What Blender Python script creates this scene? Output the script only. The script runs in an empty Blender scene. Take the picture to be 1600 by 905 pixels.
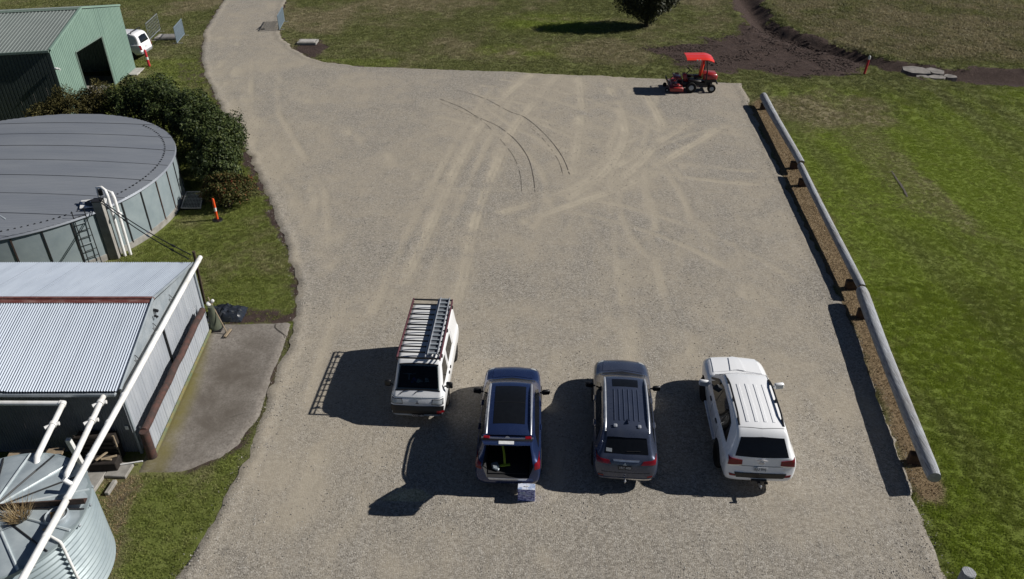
import bpy, bmesh, math, random
import numpy as np
from mathutils import Vector, Matrix, Euler
from mathutils.bvhtree import BVHTree
from mathutils.geometry import delaunay_2d_cdt

# ---------------------------------------------------------------- camera, sky, sun, exposure
S = bpy.context.scene
COL = S.collection
random.seed(7)
rng = np.random.default_rng(11)
PI = math.pi

cam_d = bpy.data.cameras.new('camera')
cam_d.sensor_width = 36.0
cam_d.lens = 36.0 * 1217.0 / 1600.0
cam_d.clip_start = 0.5
cam_d.clip_end = 3000
cam = bpy.data.objects.new('camera', cam_d)
COL.objects.link(cam)
cam.location = (0, 0, 16.6)
cam.rotation_euler = (math.radians(90 - 33), 0, 0)
S.camera = cam

SUN = Vector((1.45, 0.20, 1.0)).normalized()
sun_el = math.asin(SUN.z)
sun_az = math.atan2(SUN.x, SUN.y)
W = bpy.data.worlds.new('World')
S.world = W
W.use_nodes = True
wn = W.node_tree.nodes
sky = wn.new('ShaderNodeTexSky')
sky.sky_type = 'NISHITA'
sky.sun_disc = False
sky.sun_elevation = sun_el
sky.sun_rotation = sun_az
sky.altitude = 50
sky.air_density = 0.4
sky.dust_density = 0.0
bg = wn['Background']
bg.inputs['Strength'].default_value = 0.05
W.node_tree.links.new(sky.outputs[0], bg.inputs['Color'])

sd = bpy.data.lights.new('sun', 'SUN')
sd.energy = 5.0
sd.angle = math.radians(0.53)
sd.color = (1.0, 0.96, 0.90)
sun = bpy.data.objects.new('sun', sd)
COL.objects.link(sun)
sun.rotation_euler = (-SUN).to_track_quat('-Z', 'Y').to_euler()
sun.location = (40, 0, 40)

S.view_settings.view_transform = 'Standard'
S.view_settings.look = 'None'
S.view_settings.exposure = 0.08
S.view_settings.gamma = 1.0
S.view_settings.use_curve_mapping = False

# ---------------------------------------------------------------- helpers: objects
OFF = {}

def tag(o, label=None, cat=None, group=None, kind=None):
    if label: o['label'] = label
    if cat: o['category'] = cat
    if group: o['group'] = group
    if kind: o['kind'] = kind
    return o

def thing(name, label, cat, loc=(0, 0, 0), rz=0.0, group=None, local=False):
    o = bpy.data.objects.new(name, None)
    o.empty_display_size = 0.2
    COL.objects.link(o)
    o.location = loc
    o.rotation_euler = (0, 0, rz)
    OFF[o.name] = Vector() if local else Vector(loc)   # local: parts are written in the thing's own axes
    return tag(o, label, cat, group)

class MB:
    def __init__(s):
        s.v = []; s.f = []; s.m = []
    def add(s, vs, fs, m=0):
        b = len(s.v)
        s.v.extend([tuple(p) for p in vs])
        for f in fs:
            s.f.append(tuple(i + b for i in f)); s.m.append(m)
        return s
    def box(s, c, d, rot=None, bev=0.0, m=0):
        hx, hy, hz = d[0] / 2, d[1] / 2, d[2] / 2
        bev = min(bev, hx * .9, hy * .9, hz * .9)
        if bev <= 0:
            P = [Vector((sx * hx, sy * hy, sz * hz)) for sx in (-1, 1) for sy in (-1, 1) for sz in (-1, 1)]
            F = [(0, 1, 3, 2), (4, 6, 7, 5), (0, 4, 5, 1), (2, 3, 7, 6), (0, 2, 6, 4), (1, 5, 7, 3)]
        else:
            bm = bmesh.new()
            for sx in (-1, 1):
                for sy in (-1, 1):
                    for sz in (-1, 1):
                        bm.verts.new((sx * hx, sy * (hy - bev), sz * (hz - bev)))
                        bm.verts.new((sx * (hx - bev), sy * hy, sz * (hz - bev)))
                        bm.verts.new((sx * (hx - bev), sy * (hy - bev), sz * hz))
            bmesh.ops.convex_hull(bm, input=bm.verts)
            bmesh.ops.dissolve_limit(bm, angle_limit=0.02, verts=bm.verts, edges=bm.edges)
            bm.verts.index_update()
            P = [v.co.copy() for v in bm.verts]
            F = [[v.index for v in f.verts] for f in bm.faces]
            bm.free()
        if rot is not None:
            R = rot if isinstance(rot, Matrix) else Euler(rot).to_matrix()
            P = [R @ p for p in P]
        c = Vector(c)
        return s.add([p + c for p in P], F, m)
    def tube(s, pts, r, n=8, cap=True, m=0):
        pts = [Vector(p) for p in pts]
        k = len(pts)
        rs = r if isinstance(r, (list, tuple)) else [r] * k
        rings = []
        up = None
        for i, p in enumerate(pts):
            t = (pts[min(i + 1, k - 1)] - pts[max(i - 1, 0)])
            if t.length < 1e-9: t = Vector((0, 0, 1))
            t.normalize()
            if up is None:
                a = Vector((0, 0, 1)) if abs(t.z) < .9 else Vector((1, 0, 0))
                up = (a - t * a.dot(t)).normalized()
            else:
                up = (up - t * up.dot(t))
                if up.length < 1e-6: up = t.orthogonal()
                up.normalize()
            b = t.cross(up)
            rings.append([p + (up * math.cos(2 * PI * j / n) + b * math.sin(2 * PI * j / n)) * rs[i] for j in range(n)])
        V = [q for R in rings for q in R]
        F = [(i * n + j, i * n + (j + 1) % n, (i + 1) * n + (j + 1) % n, (i + 1) * n + j) for i in range(k - 1) for j in range(n)]
        if cap:
            F.append(tuple(range(n - 1, -1, -1))); F.append(tuple((k - 1) * n + j for j in range(n)))
        return s.add(V, F, m)
    def lathe(s, prof, c=(0, 0, 0), n=24, axis='z', m=0):
        c = Vector(c); V = []; F = []
        for (r, h) in prof:
            for j in range(n):
                a = 2 * PI * j / n
                x, y = r * math.cos(a), r * math.sin(a)
                p = (x, y, h) if axis == 'z' else ((h, x, y) if axis == 'x' else (y, h, x))
                V.append(c + Vector(p))
        k = len(prof)
        for i in range(k - 1):
            for j in range(n):
                F.append((i * n + j, i * n + (j + 1) % n, (i + 1) * n + (j + 1) % n, (i + 1) * n + j))
        if prof[0][0] > 1e-4: F.append(tuple(range(n - 1, -1, -1)))
        if prof[-1][0] > 1e-4: F.append(tuple((k - 1) * n + j for j in range(n)))
        return s.add(V, F, m)
    def prism(s, poly, z0, z1, m=0):
        n = len(poly)
        V = [(x, y, z0) for x, y in poly] + [(x, y, z1) for x, y in poly]
        F = [tuple(range(n - 1, -1, -1)), tuple(range(n, 2 * n))] + [(i, (i + 1) % n, n + (i + 1) % n, n + i) for i in range(n)]
        return s.add(V, F, m)
    def strip(s, A, B, m=0):
        n = len(A)
        return s.add(list(A) + list(B), [(i, i + 1, n + i + 1, n + i) for i in range(n - 1)], m)
    def build(s, name, mats, parent=None, smooth=None, fix=False):
        me = bpy.data.meshes.new(name)
        off = OFF.get(parent.name, Vector()) if parent is not None else Vector()
        me.from_pydata([(p[0] - off.x, p[1] - off.y, p[2] - off.z) for p in s.v], [], s.f)
        if not isinstance(mats, (list, tuple)): mats = [mats]
        for mm in mats: me.materials.append(mm)
        if len(mats) > 1: me.polygons.foreach_set('material_index', s.m)
        if fix:
            bm = bmesh.new(); bm.from_mesh(me)
            bmesh.ops.remove_doubles(bm, verts=bm.verts, dist=1e-4)
            bmesh.ops.recalc_face_normals(bm, faces=bm.faces); bm.to_mesh(me); bm.free()
        if smooth:
            me.polygons.foreach_set('use_smooth', [True] * len(me.polygons))
            me.set_sharp_from_angle(angle=math.radians(smooth))
        o = bpy.data.objects.new(name, me)
        COL.objects.link(o)
        if parent is not None:
            o.parent = parent
            OFF[o.name] = OFF.get(parent.name, Vector())
        return o

def copy_tree(o, parent=None):
    c = o.copy(); COL.objects.link(c)
    if parent is not None: c.parent = parent
    for ch in list(o.children): copy_tree(ch, c)
    return c

def lerp(a, b, t): return a + (b - a) * t

def text_part(name, txt, size, mat, parent, M, depth=0.003):
    cu = bpy.data.curves.new('t', 'FONT')
    cu.body = txt; cu.size = size; cu.align_x = 'CENTER'; cu.align_y = 'CENTER'; cu.extrude = depth
    t = bpy.data.objects.new('t', cu); COL.objects.link(t)
    me = bpy.data.meshes.new_from_object(t.evaluated_get(bpy.context.evaluated_depsgraph_get()))
    bpy.data.objects.remove(t)
    me.transform(M)
    me.materials.clear(); me.materials.append(mat)
    me.name = name
    o = bpy.data.objects.new(name, me); COL.objects.link(o); o.parent = parent
    OFF[o.name] = OFF.get(parent.name, Vector())
    return o

# ---------------------------------------------------------------- helpers: noise and polygons
def vnoise(x, y, seed=0):
    xi = np.floor(x).astype(np.int64); yi = np.floor(y).astype(np.int64)
    fx = x - xi; fy = y - yi
    fx = fx * fx * (3 - 2 * fx); fy = fy * fy * (3 - 2 * fy)
    def h(a, b):
        n = (a * 374761393 + b * 668265263 + seed * 144269) & 0x7fffffff
        n = ((n ^ (n >> 13)) * 1274126177) & 0x7fffffff
        return ((n ^ (n >> 16)) & 0xffff) / 65535.0
    return (h(xi, yi) * (1 - fx) + h(xi + 1, yi) * fx) * (1 - fy) + (h(xi, yi + 1) * (1 - fx) + h(xi + 1, yi + 1) * fx) * fy

def fbm(x, y, sc, seed=0, oc=4):
    r = 0; a = .5; t = 0
    for i in range(oc):
        r = r + a * vnoise(x * sc, y * sc, seed + i); t += a; sc *= 2.03; a *= .5
    return r / t - .5

def sdf(px, py, poly):
    d = np.full(px.shape, 1e9); ins = np.zeros(px.shape, bool)
    n = len(poly)
    for i in range(n):
        ax, ay = poly[i]; bx, by = poly[(i + 1) % n]
        ex, ey = bx - ax, by - ay
        t = np.clip(((px - ax) * ex + (py - ay) * ey) / (ex * ex + ey * ey + 1e-12), 0, 1)
        d = np.minimum(d, (px - ax - ex * t) ** 2 + (py - ay - ey * t) ** 2)
        c = ((ay > py) != (by > py)) & (px < (bx - ax) * (py - ay) / (by - ay + 1e-12) + ax)
        ins ^= c
    d = np.sqrt(d)
    return np.where(ins, -d, d)

def pdist(px, py, line):
    d = np.full(px.shape, 1e9)
    for (ax, ay), (bx, by) in zip(line[:-1], line[1:]):
        ex, ey = bx - ax, by - ay
        t = np.clip(((px - ax) * ex + (py - ay) * ey) / (ex * ex + ey * ey + 1e-12), 0, 1)
        d = np.minimum(d, (px - ax - ex * t) ** 2 + (py - ay - ey * t) ** 2)
    return np.sqrt(d)

def sstep(a, b, x):
    t = np.clip((x - a) / (b - a), 0, 1); return t * t * (3 - 2 * t)

def smooth_line(pts, k=6):
    P = [Vector((p[0], p[1])) for p in pts]; out = []
    for i in range(len(P) - 1):
        p0, p1, p2, p3 = P[max(i - 1, 0)], P[i], P[i + 1], P[min(i + 2, len(P) - 1)]
        for j in range(k):
            t = j / k
            q = .5 * ((2 * p1) + (p2 - p0) * t + (2 * p0 - 5 * p1 + 4 * p2 - p3) * t * t + (3 * p1 - p0 - 3 * p2 + p3) * t ** 3)
            out.append((q.x, q.y))
    out.append(tuple(P[-1])); return out
# ground-plan coordinates in metres (x to the right, y away, measured from below the camera)
L = {
  'yard': [(-10.5,3.0),(-8.41,12.33),(-8.03,14.03),(-7.95,15.74),(-7.78,17.44),(-7.85,20.18),(-7.96,22.7),(-8.08,24.34),(-8.6,26.15),(-9.52,28.68),(-10.5,30.98),(-11.95,34.25),(-13.92,38.5),(-15.86,42.13),(-18.29,46.91),(-20.67,51.96),(-23.02,57.96),(-24.71,64.25),(-25.81,70.62),(-26.21,73.74),(-30.49,92.6),(-23.51,92.6),(-20.62,73.74),(-19.07,65.24),(-18.0,61.78),(-16.54,58.79),(-14.8,56.35),(-13.17,55.12),(-10.75,54.23),(-4.43,53.5),(4.35,52.37),(10.29,51.41),(15.23,50.61),(14.64,46.34),(14.21,42.62),(13.69,37.1),(13.29,32.55),(12.72,26.15),(12.25,22.13),(11.72,18.3),(11.33,15.74),(11.08,14.35),(10.8,12.33),(10.2,3.0)],
  'pad': [(-10.66,23.22),(-8.23,23.34),(-8.07,23.26),(-8.03,21.94),(-8.02,20.68),(-7.98,19.52),(-7.91,18.3),(-8.11,17.58),(-8.19,16.98),(-8.55,16.47),(-9.1,16.17),(-9.48,15.92),(-9.87,15.84),(-10.75,15.84),(-10.9,17.16),(-11.16,22.82)],
  'deadstrip': [(14.64,46.34),(15.82,48.1),(15.9,46.91),(15.08,37.1),(13.87,26.15),(13.19,21.94),(12.13,15.5),(11.85,14.69),(11.16,14.69),(11.72,18.3),(12.25,22.13),(12.72,26.15),(13.69,37.1)],
  'soil': [(10.07,58.79),(14.85,61.06),(18.37,63.28),(20.17,66.26),(22.17,62.34),(23.97,58.79),(24.75,55.12),(23.82,52.65),(19.19,52.51),(14.59,53.36),(11.2,54.23)],
  'ditch': [(21.74,76.83),(21.02,69.49),(20.94,64.25),(22.53,59.99),(24.75,56.99),(26.88,54.23),(29.48,53.07),(32.27,52.51),(36.16,51.68)],
  'far_rough': [(24.91,79.59),(22.96,69.49),(23.68,62.34),(25.58,57.96),(28.55,56.04),(33.16,56.04),(38.88,54.82),(49.73,54.82),(73.1,85.66)],
  'dirt_nw': [(-13.97,57.96),(-14.28,56.04),(-15.48,57.31),(-16.34,58.96),(-16.37,60.34),(-14.85,61.06),(-13.65,58.96)],
  'dirt_shedside': [(-11.41,23.58),(-10.88,23.92),(-10.14,24.25),(-8.9,24.13),(-8.2,23.71),(-8.09,23.26),(-10.66,23.22)],
  'dirt_sw': [(-11.88,15.74),(-10.72,15.82),(-10.46,15.38),(-10.35,14.46),(-10.16,13.4),(-9.87,12.33),(-10.35,12.33),(-10.41,13.4)],
  'dirt_corner': [(-23.96,54.82),(-22.04,55.58),(-20.67,51.96),(-18.49,46.91),(-17.73,45.78),(-19.48,48.1),(-21.56,49.96)],
  'bank': [(-18.29,46.91),(-15.86,42.13),(-13.92,38.5),(-11.95,34.25),(-10.5,30.98),(-10.79,30.98),(-12.41,34.25),(-14.31,38.08),(-16.41,42.13),(-18.5,46.34)],
  'dry1': [(2.88,58.79),(7.92,61.06),(10.42,57.96),(9.49,54.82),(4.57,55.58),(2.81,57.15)],
  'dry2': [(15.35,46.34),(19.48,48.1),(22.22,45.78),(21.35,42.62),(18.6,42.13),(16.12,43.64)],
  'rubble': [(27.65,53.93),(28.93,54.82),(30.01,54.23),(29.53,52.23),(27.95,51.14),(27.57,52.23)],
  'tracks': [[(1.3,52.23),(-0.41,48.1),(-1.84,42.62),(-2.81,37.26),(-3.5,31.59),(-4.0,27.89),(-4.33,26.15)],[(3.03,51.96),(1.39,46.91),(0.0,42.13),(-0.83,37.26),(-1.61,31.59),(-1.88,27.12),(-2.08,24.77)],[(4.52,51.68),(4.13,44.69),(3.13,36.47)],[(11.78,42.33),(8.05,37.92),(5.85,35.11),(3.02,33.01),(0.58,31.28)],[(10.37,43.33),(6.85,38.93),(4.19,35.94),(1.83,33.56),(-0.3,32.23)],[(6.35,50.61),(6.57,44.69),(6.21,40.71),(4.72,36.47),(2.75,33.56)],[(8.52,48.1),(8.65,42.62),(7.13,38.5),(5.04,34.97)],[(3.66,27.12),(3.63,24.34),(3.42,21.21)],[(4.63,27.63),(4.48,24.34),(4.08,21.21)],[(8.53,29.8),(7.99,26.63),(7.68,23.5)],[(9.66,28.15),(9.18,25.22)],[(-22.53,65.24),(-18.5,51.96),(-13.66,40.71),(-9.03,32.88),(-6.19,26.63)],[(-22.64,61.42),(-19.67,51.96),(-15.27,42.62),(-10.86,34.25),(-7.57,27.12),(-6.0,22.7)],[(-18.51,56.35),(-12.72,46.91),(-7.67,39.8),(-3.78,34.97),(-1.24,34.25)],[(1.55,34.25),(2.37,32.23),(4.97,34.25),(8.61,37.26)],[(6.88,27.63),(6.19,26.63),(8.76,31.59)],[(-5.72,16.89),(-5.84,14.91),(-6.11,13.2)],[(-4.17,14.46),(-4.33,13.4),(-4.46,12.33)],[(1.76,21.21),(1.62,18.59),(1.26,15.38),(0.98,12.8)],[(7.02,24.34),(6.17,21.21)]],
  'ruts': [[(-3.55,49.2),(-1.77,47.62),(-0.12,45.23),(0.76,44.26),(1.91,41.46),(2.65,38.58),(2.92,36.24)],[(0.45,43.95),(1.68,41.08),(2.42,38.08),(2.58,36.09)],[(-4.54,47.5),(-3.05,45.89),(-2.09,44.37),(-0.81,42.82),(0.21,40.71),(0.85,38.33),(1.07,36.09),(1.12,34.25)],[(-4.36,46.68),(-2.76,44.9),(-1.64,43.43),(-0.1,39.19),(0.39,36.55),(0.47,34.25)],[(9.01,17.16),(8.8,16.12),(8.4,15.26),(7.74,14.46)],[(3.82,44.69),(3.35,39.8),(3.0,36.09)],[(7.95,46.91),(7.95,43.64),(7.88,41.17)]],
  'logA0': (15.17,45.95),
  'logA1': (14.4,35.93),
  'logB1': (13.25,24.76),
  'logC1': (11.71,15.28),
}
# ---------------------------------------------------------------- materials
class NT:
    def __init__(s, name):
        s.mat = bpy.data.materials.new(name); s.mat.use_nodes = True
        s.t = s.mat.node_tree; s.n = s.t.nodes; s.b = s.n['Principled BSDF']
    def new(s, typ, **kw):
        x = s.n.new('ShaderNode' + typ)
        for k, v in kw.items():
            if hasattr(x, k): setattr(x, k, v)
            else: x.inputs[k.replace('_', ' ')].default_value = v
        return x
    def l(s, a, b): s.t.links.new(a, b)
    def val(s, v):
        x = s.new('Value'); x.outputs[0].default_value = v; return x.outputs[0]
    def math(s, op, a, b=None, c=None, clamp=False):
        x = s.new('Math', operation=op); x.use_clamp = clamp
        for i, q in enumerate((a, b, c)):
            if q is None: continue
            if isinstance(q, (int, float)): x.inputs[i].default_value = q
            else: s.l(q, x.inputs[i])
        return x.outputs[0]
    def mix(s, f, a, b, bt='MIX'):
        x = s.new('MixRGB', blend_type=bt)
        for i, q in zip((0, 1, 2), (f, a, b)):
            if isinstance(q, (int, float)): x.inputs[i].default_value = q
            elif isinstance(q, (tuple, list)): x.inputs[i].default_value = (*q[:3], 1)
            else: s.l(q, x.inputs[i])
        return x.outputs[0]
    def pos(s): return s.new('NewGeometry').outputs['Position']
    def obj(s): return s.new('TexCoord').outputs['Object']
    def map(s, v, scale=(1, 1, 1), rot=(0, 0, 0)):
        x = s.new('Mapping'); x.inputs['Scale'].default_value = scale; x.inputs['Rotation'].default_value = rot
        s.l(v, x.inputs['Vector']); return x.outputs[0]
    def noise(s, v, scale, detail=4, rough=.55, dist=0.0):
        x = s.new('TexNoise'); x.inputs['Scale'].default_value = scale; x.inputs['Detail'].default_value = detail
        x.inputs['Roughness'].default_value = rough; x.inputs['Distortion'].default_value = dist
        s.l(v, x.inputs['Vector']); return x.outputs['Fac']
    def voro(s, v, scale, feature='F1'):
        x = s.new('TexVoronoi', feature=feature); x.inputs['Scale'].default_value = scale
        s.l(v, x.inputs['Vector']); return x
    def ramp(s, f, *stops):
        x = s.new('ValToRGB'); e = x.color_ramp.elements
        while len(e) < len(stops): e.new(.5)
        for q, (p, c) in zip(e, stops):
            q.position = p; q.color = (*c, 1) if len(c) == 3 else c
        s.l(f, x.inputs[0]); return x.outputs[0]
    def rng(s, f, a, b, c=0.0, d=1.0):
        x = s.new('MapRange'); x.inputs[1].default_value = a; x.inputs[2].default_value = b
        x.inputs[3].default_value = c; x.inputs[4].default_value = d; s.l(f, x.inputs[0]); return x.outputs[0]
    def attr(s, name, inst=False):
        x = s.new('Attribute', attribute_name=name); x.attribute_type = 'INSTANCER' if inst else 'GEOMETRY'
        return x.outputs['Fac']
    def bump(s, h, strength, dist):
        x = s.new('Bump'); x.inputs['Strength'].default_value = strength; x.inputs['Distance'].default_value = dist
        s.l(h, x.inputs['Height']); s.l(x.outputs[0], s.b.inputs['Normal'])
    def out(s, col=None, rough=None, metal=None, spec=None, coat=None):
        for k, v in (('Base Color', col), ('Roughness', rough), ('Metallic', metal), ('Specular IOR Level', spec), ('Coat Weight', coat)):
            if v is None: continue
            if isinstance(v, (int, float)): s.b.inputs[k].default_value = v
            elif isinstance(v, (tuple, list)): s.b.inputs[k].default_value = (*v[:3], 1)
            else: s.l(v, s.b.inputs[k])
        return s.mat

def mat(name, c1, c2=None, scale=4.0, rough=.6, metal=0.0, spec=.4, coat=0.0, bump=0.0, bscale=60.0, stretch=(1, 1, 1), lo=.35, hi=.65, world=False):
    t = NT(name)
    v = t.pos() if world else t.obj()
    v = t.map(v, stretch)
    if c2 is None: c2 = tuple(x * .8 for x in c1)
    f = t.noise(v, scale, 6, .6)
    col = t.ramp(f, (lo, c1), (hi, c2))
    if bump: t.bump(t.noise(v, bscale, 3), bump, .02)
    r = t.rng(f, .3, .7, max(rough - .08, .02), min(rough + .08, 1))
    return t.out(col, r, metal, spec, coat)

def paint(name, c, dust=(.30, .27, .23), amt=.12, rough=.18, metal=0.0):
    t = NT(name); v = t.obj()
    f = t.noise(v, 2.2, 7, .65)
    g = t.rng(f, .45, .75, 0, amt)
    col = t.mix(g, c, dust)
    t.b.inputs['Coat Roughness'].default_value = .06
    return t.out(col, t.rng(f, .4, .75, rough, rough + .2), metal, .5, .6)

def plain(name, c, rough=.5, metal=0.0, spec=.5):
    t = NT(name)
    f = t.noise(t.obj(), 9, 4)
    return t.out(t.mix(t.rng(f, .35, .7), c, tuple(x * .78 for x in c)), rough, metal, spec)

MT = {}
MT['glass'] = plain('dark_glass', (.008, .009, .011), .04, 0, .38)
MT['black'] = plain('black_plastic', (.010, .010, .011), .45)
MT['rubber'] = plain('tyre_rubber', (.022, .021, .02), .85, 0, .2)
MT['well'] = plain('underbody_dark', (.008, .008, .008), .9, 0, .1)
MT['alloy'] = plain('alloy_wheel', (.55, .56, .58), .3, .8)
MT['chrome'] = plain('bright_metal', (.80, .80, .81), .28, .9)
MT['whitep'] = paint('white_paint', (.86, .87, .885), amt=.05)
MT['vanwhite'] = paint('van_white_paint', (.80, .81, .82), amt=.16, rough=.28)
MT['bluep'] = paint('blue_metallic_paint', (.021, .038, .112), (.10, .10, .12), .05, .2, .45)
MT['greyp'] = paint('grey_metallic_paint', (.058, .072, .115), (.15, .145, .14), .10, .22, .4)
MT['red_lens'] = plain('red_lens', (.20, .006, .011), .14)
MT['clear_lens'] = plain('clear_lens', (.42, .45, .47), .08)
MT['orange_lens'] = plain('amber_lens', (.6, .18, .02), .2)
MT['plate_w'] = plain('white_plate', (.75, .76, .76), .35)
MT['plate_k'] = plain('black_plate', (.02, .02, .024), .35)
MT['plate_txt'] = plain('plate_print_white', (.7, .7, .72), .4)
MT['plate_txt_k'] = plain('plate_print_dark', (.015, .015, .03), .4)
MT['maroon'] = plain('maroon_steel', (.085, .022, .032), .5)
MT['silver'] = plain('silver_bar', (.58, .60, .64), .38, .6)
MT['interior'] = plain('car_trim', (.02, .02, .022), .8)
MT['lime'] = plain('lime_strap', (.42, .52, .04), .5)
MT['hivis_red'] = plain('orange_red_plastic', (.78, .045, .02), .35)
MT['mower_red'] = paint('mower_red_paint', (.30, .020, .018), (.16, .08, .07), .2, .3)
MT['mower_canopy'] = paint('canopy_orange_red', (.80, .040, .022), (.5, .1, .06), .1, .3)
MT['bollard_red'] = plain('bollard_red', (.55, .03, .045), .4)
MT['bollard_orange'] = plain('bollard_orange', (.85, .10, .02), .4)
MT['white_band'] = plain('white_band', (.78, .78, .76), .4)
MT['pvc'] = mat('white_pvc', (.80, .80, .79), (.52, .50, .46), 2.2, .4, lo=.45, hi=.8)
MT['galv'] = mat('galvanised_steel', (.38, .42, .45), (.27, .31, .34), 2.2, .45, .25, bump=.05, bscale=30)
MT['tankwall'] = mat('tank_zinc', (.30, .355, .37), (.23, .28, .30), 1.3, .5, .15, world=True)
MT['tankroof'] = mat('tank_roof_sheet', (.265, .285, .315), (.205, .225, .26), .7, .55, .25, world=True, stretch=(.35, 1.4, 1))
MT['corr'] = mat('roof_corrugated_zinc', (.49, .545, .62), (.39, .44, .515), 1.1, .38, .35, world=True, stretch=(1.6, .4, 1))
MT['corrwall'] = mat('wall_corrugated_zinc', (.50, .53, .57), (.38, .41, .45), 1.4, .48, .3, world=True, stretch=(1.3, 1.3, .5))
MT['shadowsheet'] = mat('shaded_wall_sheet', (.17, .18, .20), (.12, .13, .15), 1.4, .55, .2, world=True)  # long-wall zinc darkened: the shaded side is put into the colour
MT['greenwall'] = mat('green_steel_sheet', (.215, .315, .262), (.182, .272, .228), .8, .5, 0, world=True)
MT['greenroof'] = mat('green_roof_sheet', (.19, .215, .205), (.155, .18, .172), .6, .5, 0, world=True)
MT['greentrim'] = plain('green_trim', (.15, .20, .17), .45)
MT['rust'] = mat('rusty_steel', (.085, .040, .032), (.048, .032, .028), 5, .8, 0, bump=.3, bscale=40, lo=.4, hi=.6)
MT['rustdark'] = mat('dark_rust', (.075, .045, .034), (.045, .033, .03), 6, .75, .1, bump=.3)
MT['ridge'] = mat('red_ridge_cap', (.14, .045, .038), (.27, .17, .15), 2.4, .6, 0, world=True, stretch=(1, 4, 1), lo=.45, hi=.75)
MT['tanklid'] = mat('tank_lid_zinc', (.40, .455, .48), (.29, .34, .37), 2.5, .45, .2)
MT['darkwood'] = mat('dark_timber', (.026, .020, .016), (.016, .013, .011), 8, .85, bump=.3)
MT['wood'] = mat('pale_timber', (.32, .25, .17), (.2, .16, .11), 6, .8, stretch=(1, 1, 6), bump=.2)
MT['concrete'] = mat('concrete_pieces', (.34, .325, .30), (.22, .21, .19), 3, .85, bump=.25, bscale=35)
MT['kerbstone'] = mat('concrete_pale', (.46, .44, .41), (.34, .32, .30), 3, .85, bump=.2)
MT['tarp'] = plain('black_plastic_sheet', (.022, .026, .035), .22)
MT['brown'] = mat('bark', (.075, .052, .035), (.045, .032, .024), 9, .9, bump=.5, bscale=30)
MT['stump'] = mat('stained_timber', (.085, .045, .025), (.05, .03, .02), 9, .85, bump=.4)
MT['blacksteel'] = plain('black_steel', (.02, .02, .022), .45)
MT['meshsteel'] = plain('galvanised_mesh', (.36, .39, .41), .4, .6)
MT['bluemesh'] = plain('blue_grey_mesh', (.25, .32, .38), .4, .4)
MT['conegreen'] = mat('mossy_green_paint', (.085, .095, .062), (.06, .07, .05), 5, .7)

MT['rubble'] = mat('old_broken_concrete', (.27, .25, .23), (.15, .14, .13), 2.5, .9, bump=.4, bscale=12)
def log_mat():
    t = NT('weathered_log'); v = t.map(t.obj(), (9, .5, 9))
    f = t.noise(v, 3, 8, .7)
    c = t.ramp(f, (.28, (.07, .07, .075)), (.42, (.27, .28, .30)), (.58, (.40, .42, .445)), (.78, (.54, .56, .58)))
    g = t.noise(t.obj(), .8, 4)
    c = t.mix(t.rng(g, .42, .72, 0, .6), c, (.25, .225, .19))
    t.bump(f, .8, .05)
    return t.out(c, .8, 0, .3)
MT['log'] = log_mat()

def gravel_mat():
    t = NT('gravel'); p = t.pos()
    tr = t.attr('track'); ed = t.attr('edge'); zone = t.attr('zone')
    big = t.noise(p, .16, 5, .6, .4)
    mid = t.noise(p, .9, 6, .65, .3)
    st = t.voro(p, 24); st2 = t.voro(p, 55)
    fine = t.noise(p, 34, 4, .75)
    # sandy compacted fines against loose grey stone
    k = t.math('ADD', t.math('MULTIPLY', t.math('SUBTRACT', big, .5), 2.6), t.math('MULTIPLY', t.math('SUBTRACT', mid, .5), 1.5))
    k = t.math('ADD', t.math('ADD', k, zone), t.math('MULTIPLY', tr, 1.1))
    k = t.math('ADD', k, .42, clamp=True)
    loose = t.math('SUBTRACT', 1.0, k, clamp=True)
    sand = t.mix(fine, (.295, .256, .198), (.410, .362, .288))
    sw = t.new('SeparateColor'); t.l(st.outputs['Color'], sw.inputs[0])
    sw2 = t.new('SeparateColor'); t.l(st2.outputs['Color'], sw2.inputs[0])
    stone = t.ramp(t.math('ADD', t.math('MULTIPLY', sw.outputs[0], .55), t.math('MULTIPLY', sw2.outputs[1], .45)),
                   (.12, (.110, .100, .086)), (.42, (.240, .220, .190)), (.70, (.345, .318, .278)), (.94, (.50, .475, .43)))
    col = t.mix(t.rng(loose, .1, .8, .22, .92), sand, stone)
    fs = t.noise(t.map(p, (3.2, .30, 1)), 2.2, 5, .7, .6)
    col = t.mix(t.rng(fs, .40, .70, 0, .30), col, t.mix(fine, (.33, .288, .22), (.40, .352, .275)))
    sp = t.noise(p, 8.5, 3, .8)
    col = t.mix(t.rng(sp, .52, .70, 0, .34), col, (.17, .155, .132))
    col = t.mix(t.rng(sp, .48, .30, 0, .34), col, (.50, .46, .39))
    rutn = t.noise(t.map(p, (1.2, .22, 1)), 2.0, 4, .7)
    col = t.mix(t.rng(rutn, .52, .72, 0, .22), col, (.20, .185, .165))
    col = t.mix(t.math('MULTIPLY', tr, .72, clamp=True), col, (.435, .385, .300))
    col = t.mix(t.math('MULTIPLY', ed, .4, clamp=True), col, (.145, .128, .108))
    h = t.math('ADD', t.math('MULTIPLY', t.math('SUBTRACT', 1.0, st.outputs['Distance']), .8), t.math('MULTIPLY', fine, .6))
    h = t.math('MULTIPLY', h, t.rng(loose, 0, 1, .35, 1.0))
    t.bump(h, .75, .022)
    return t.out(col, .92, 0, .2)
MT['gravel'] = gravel_mat()

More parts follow.
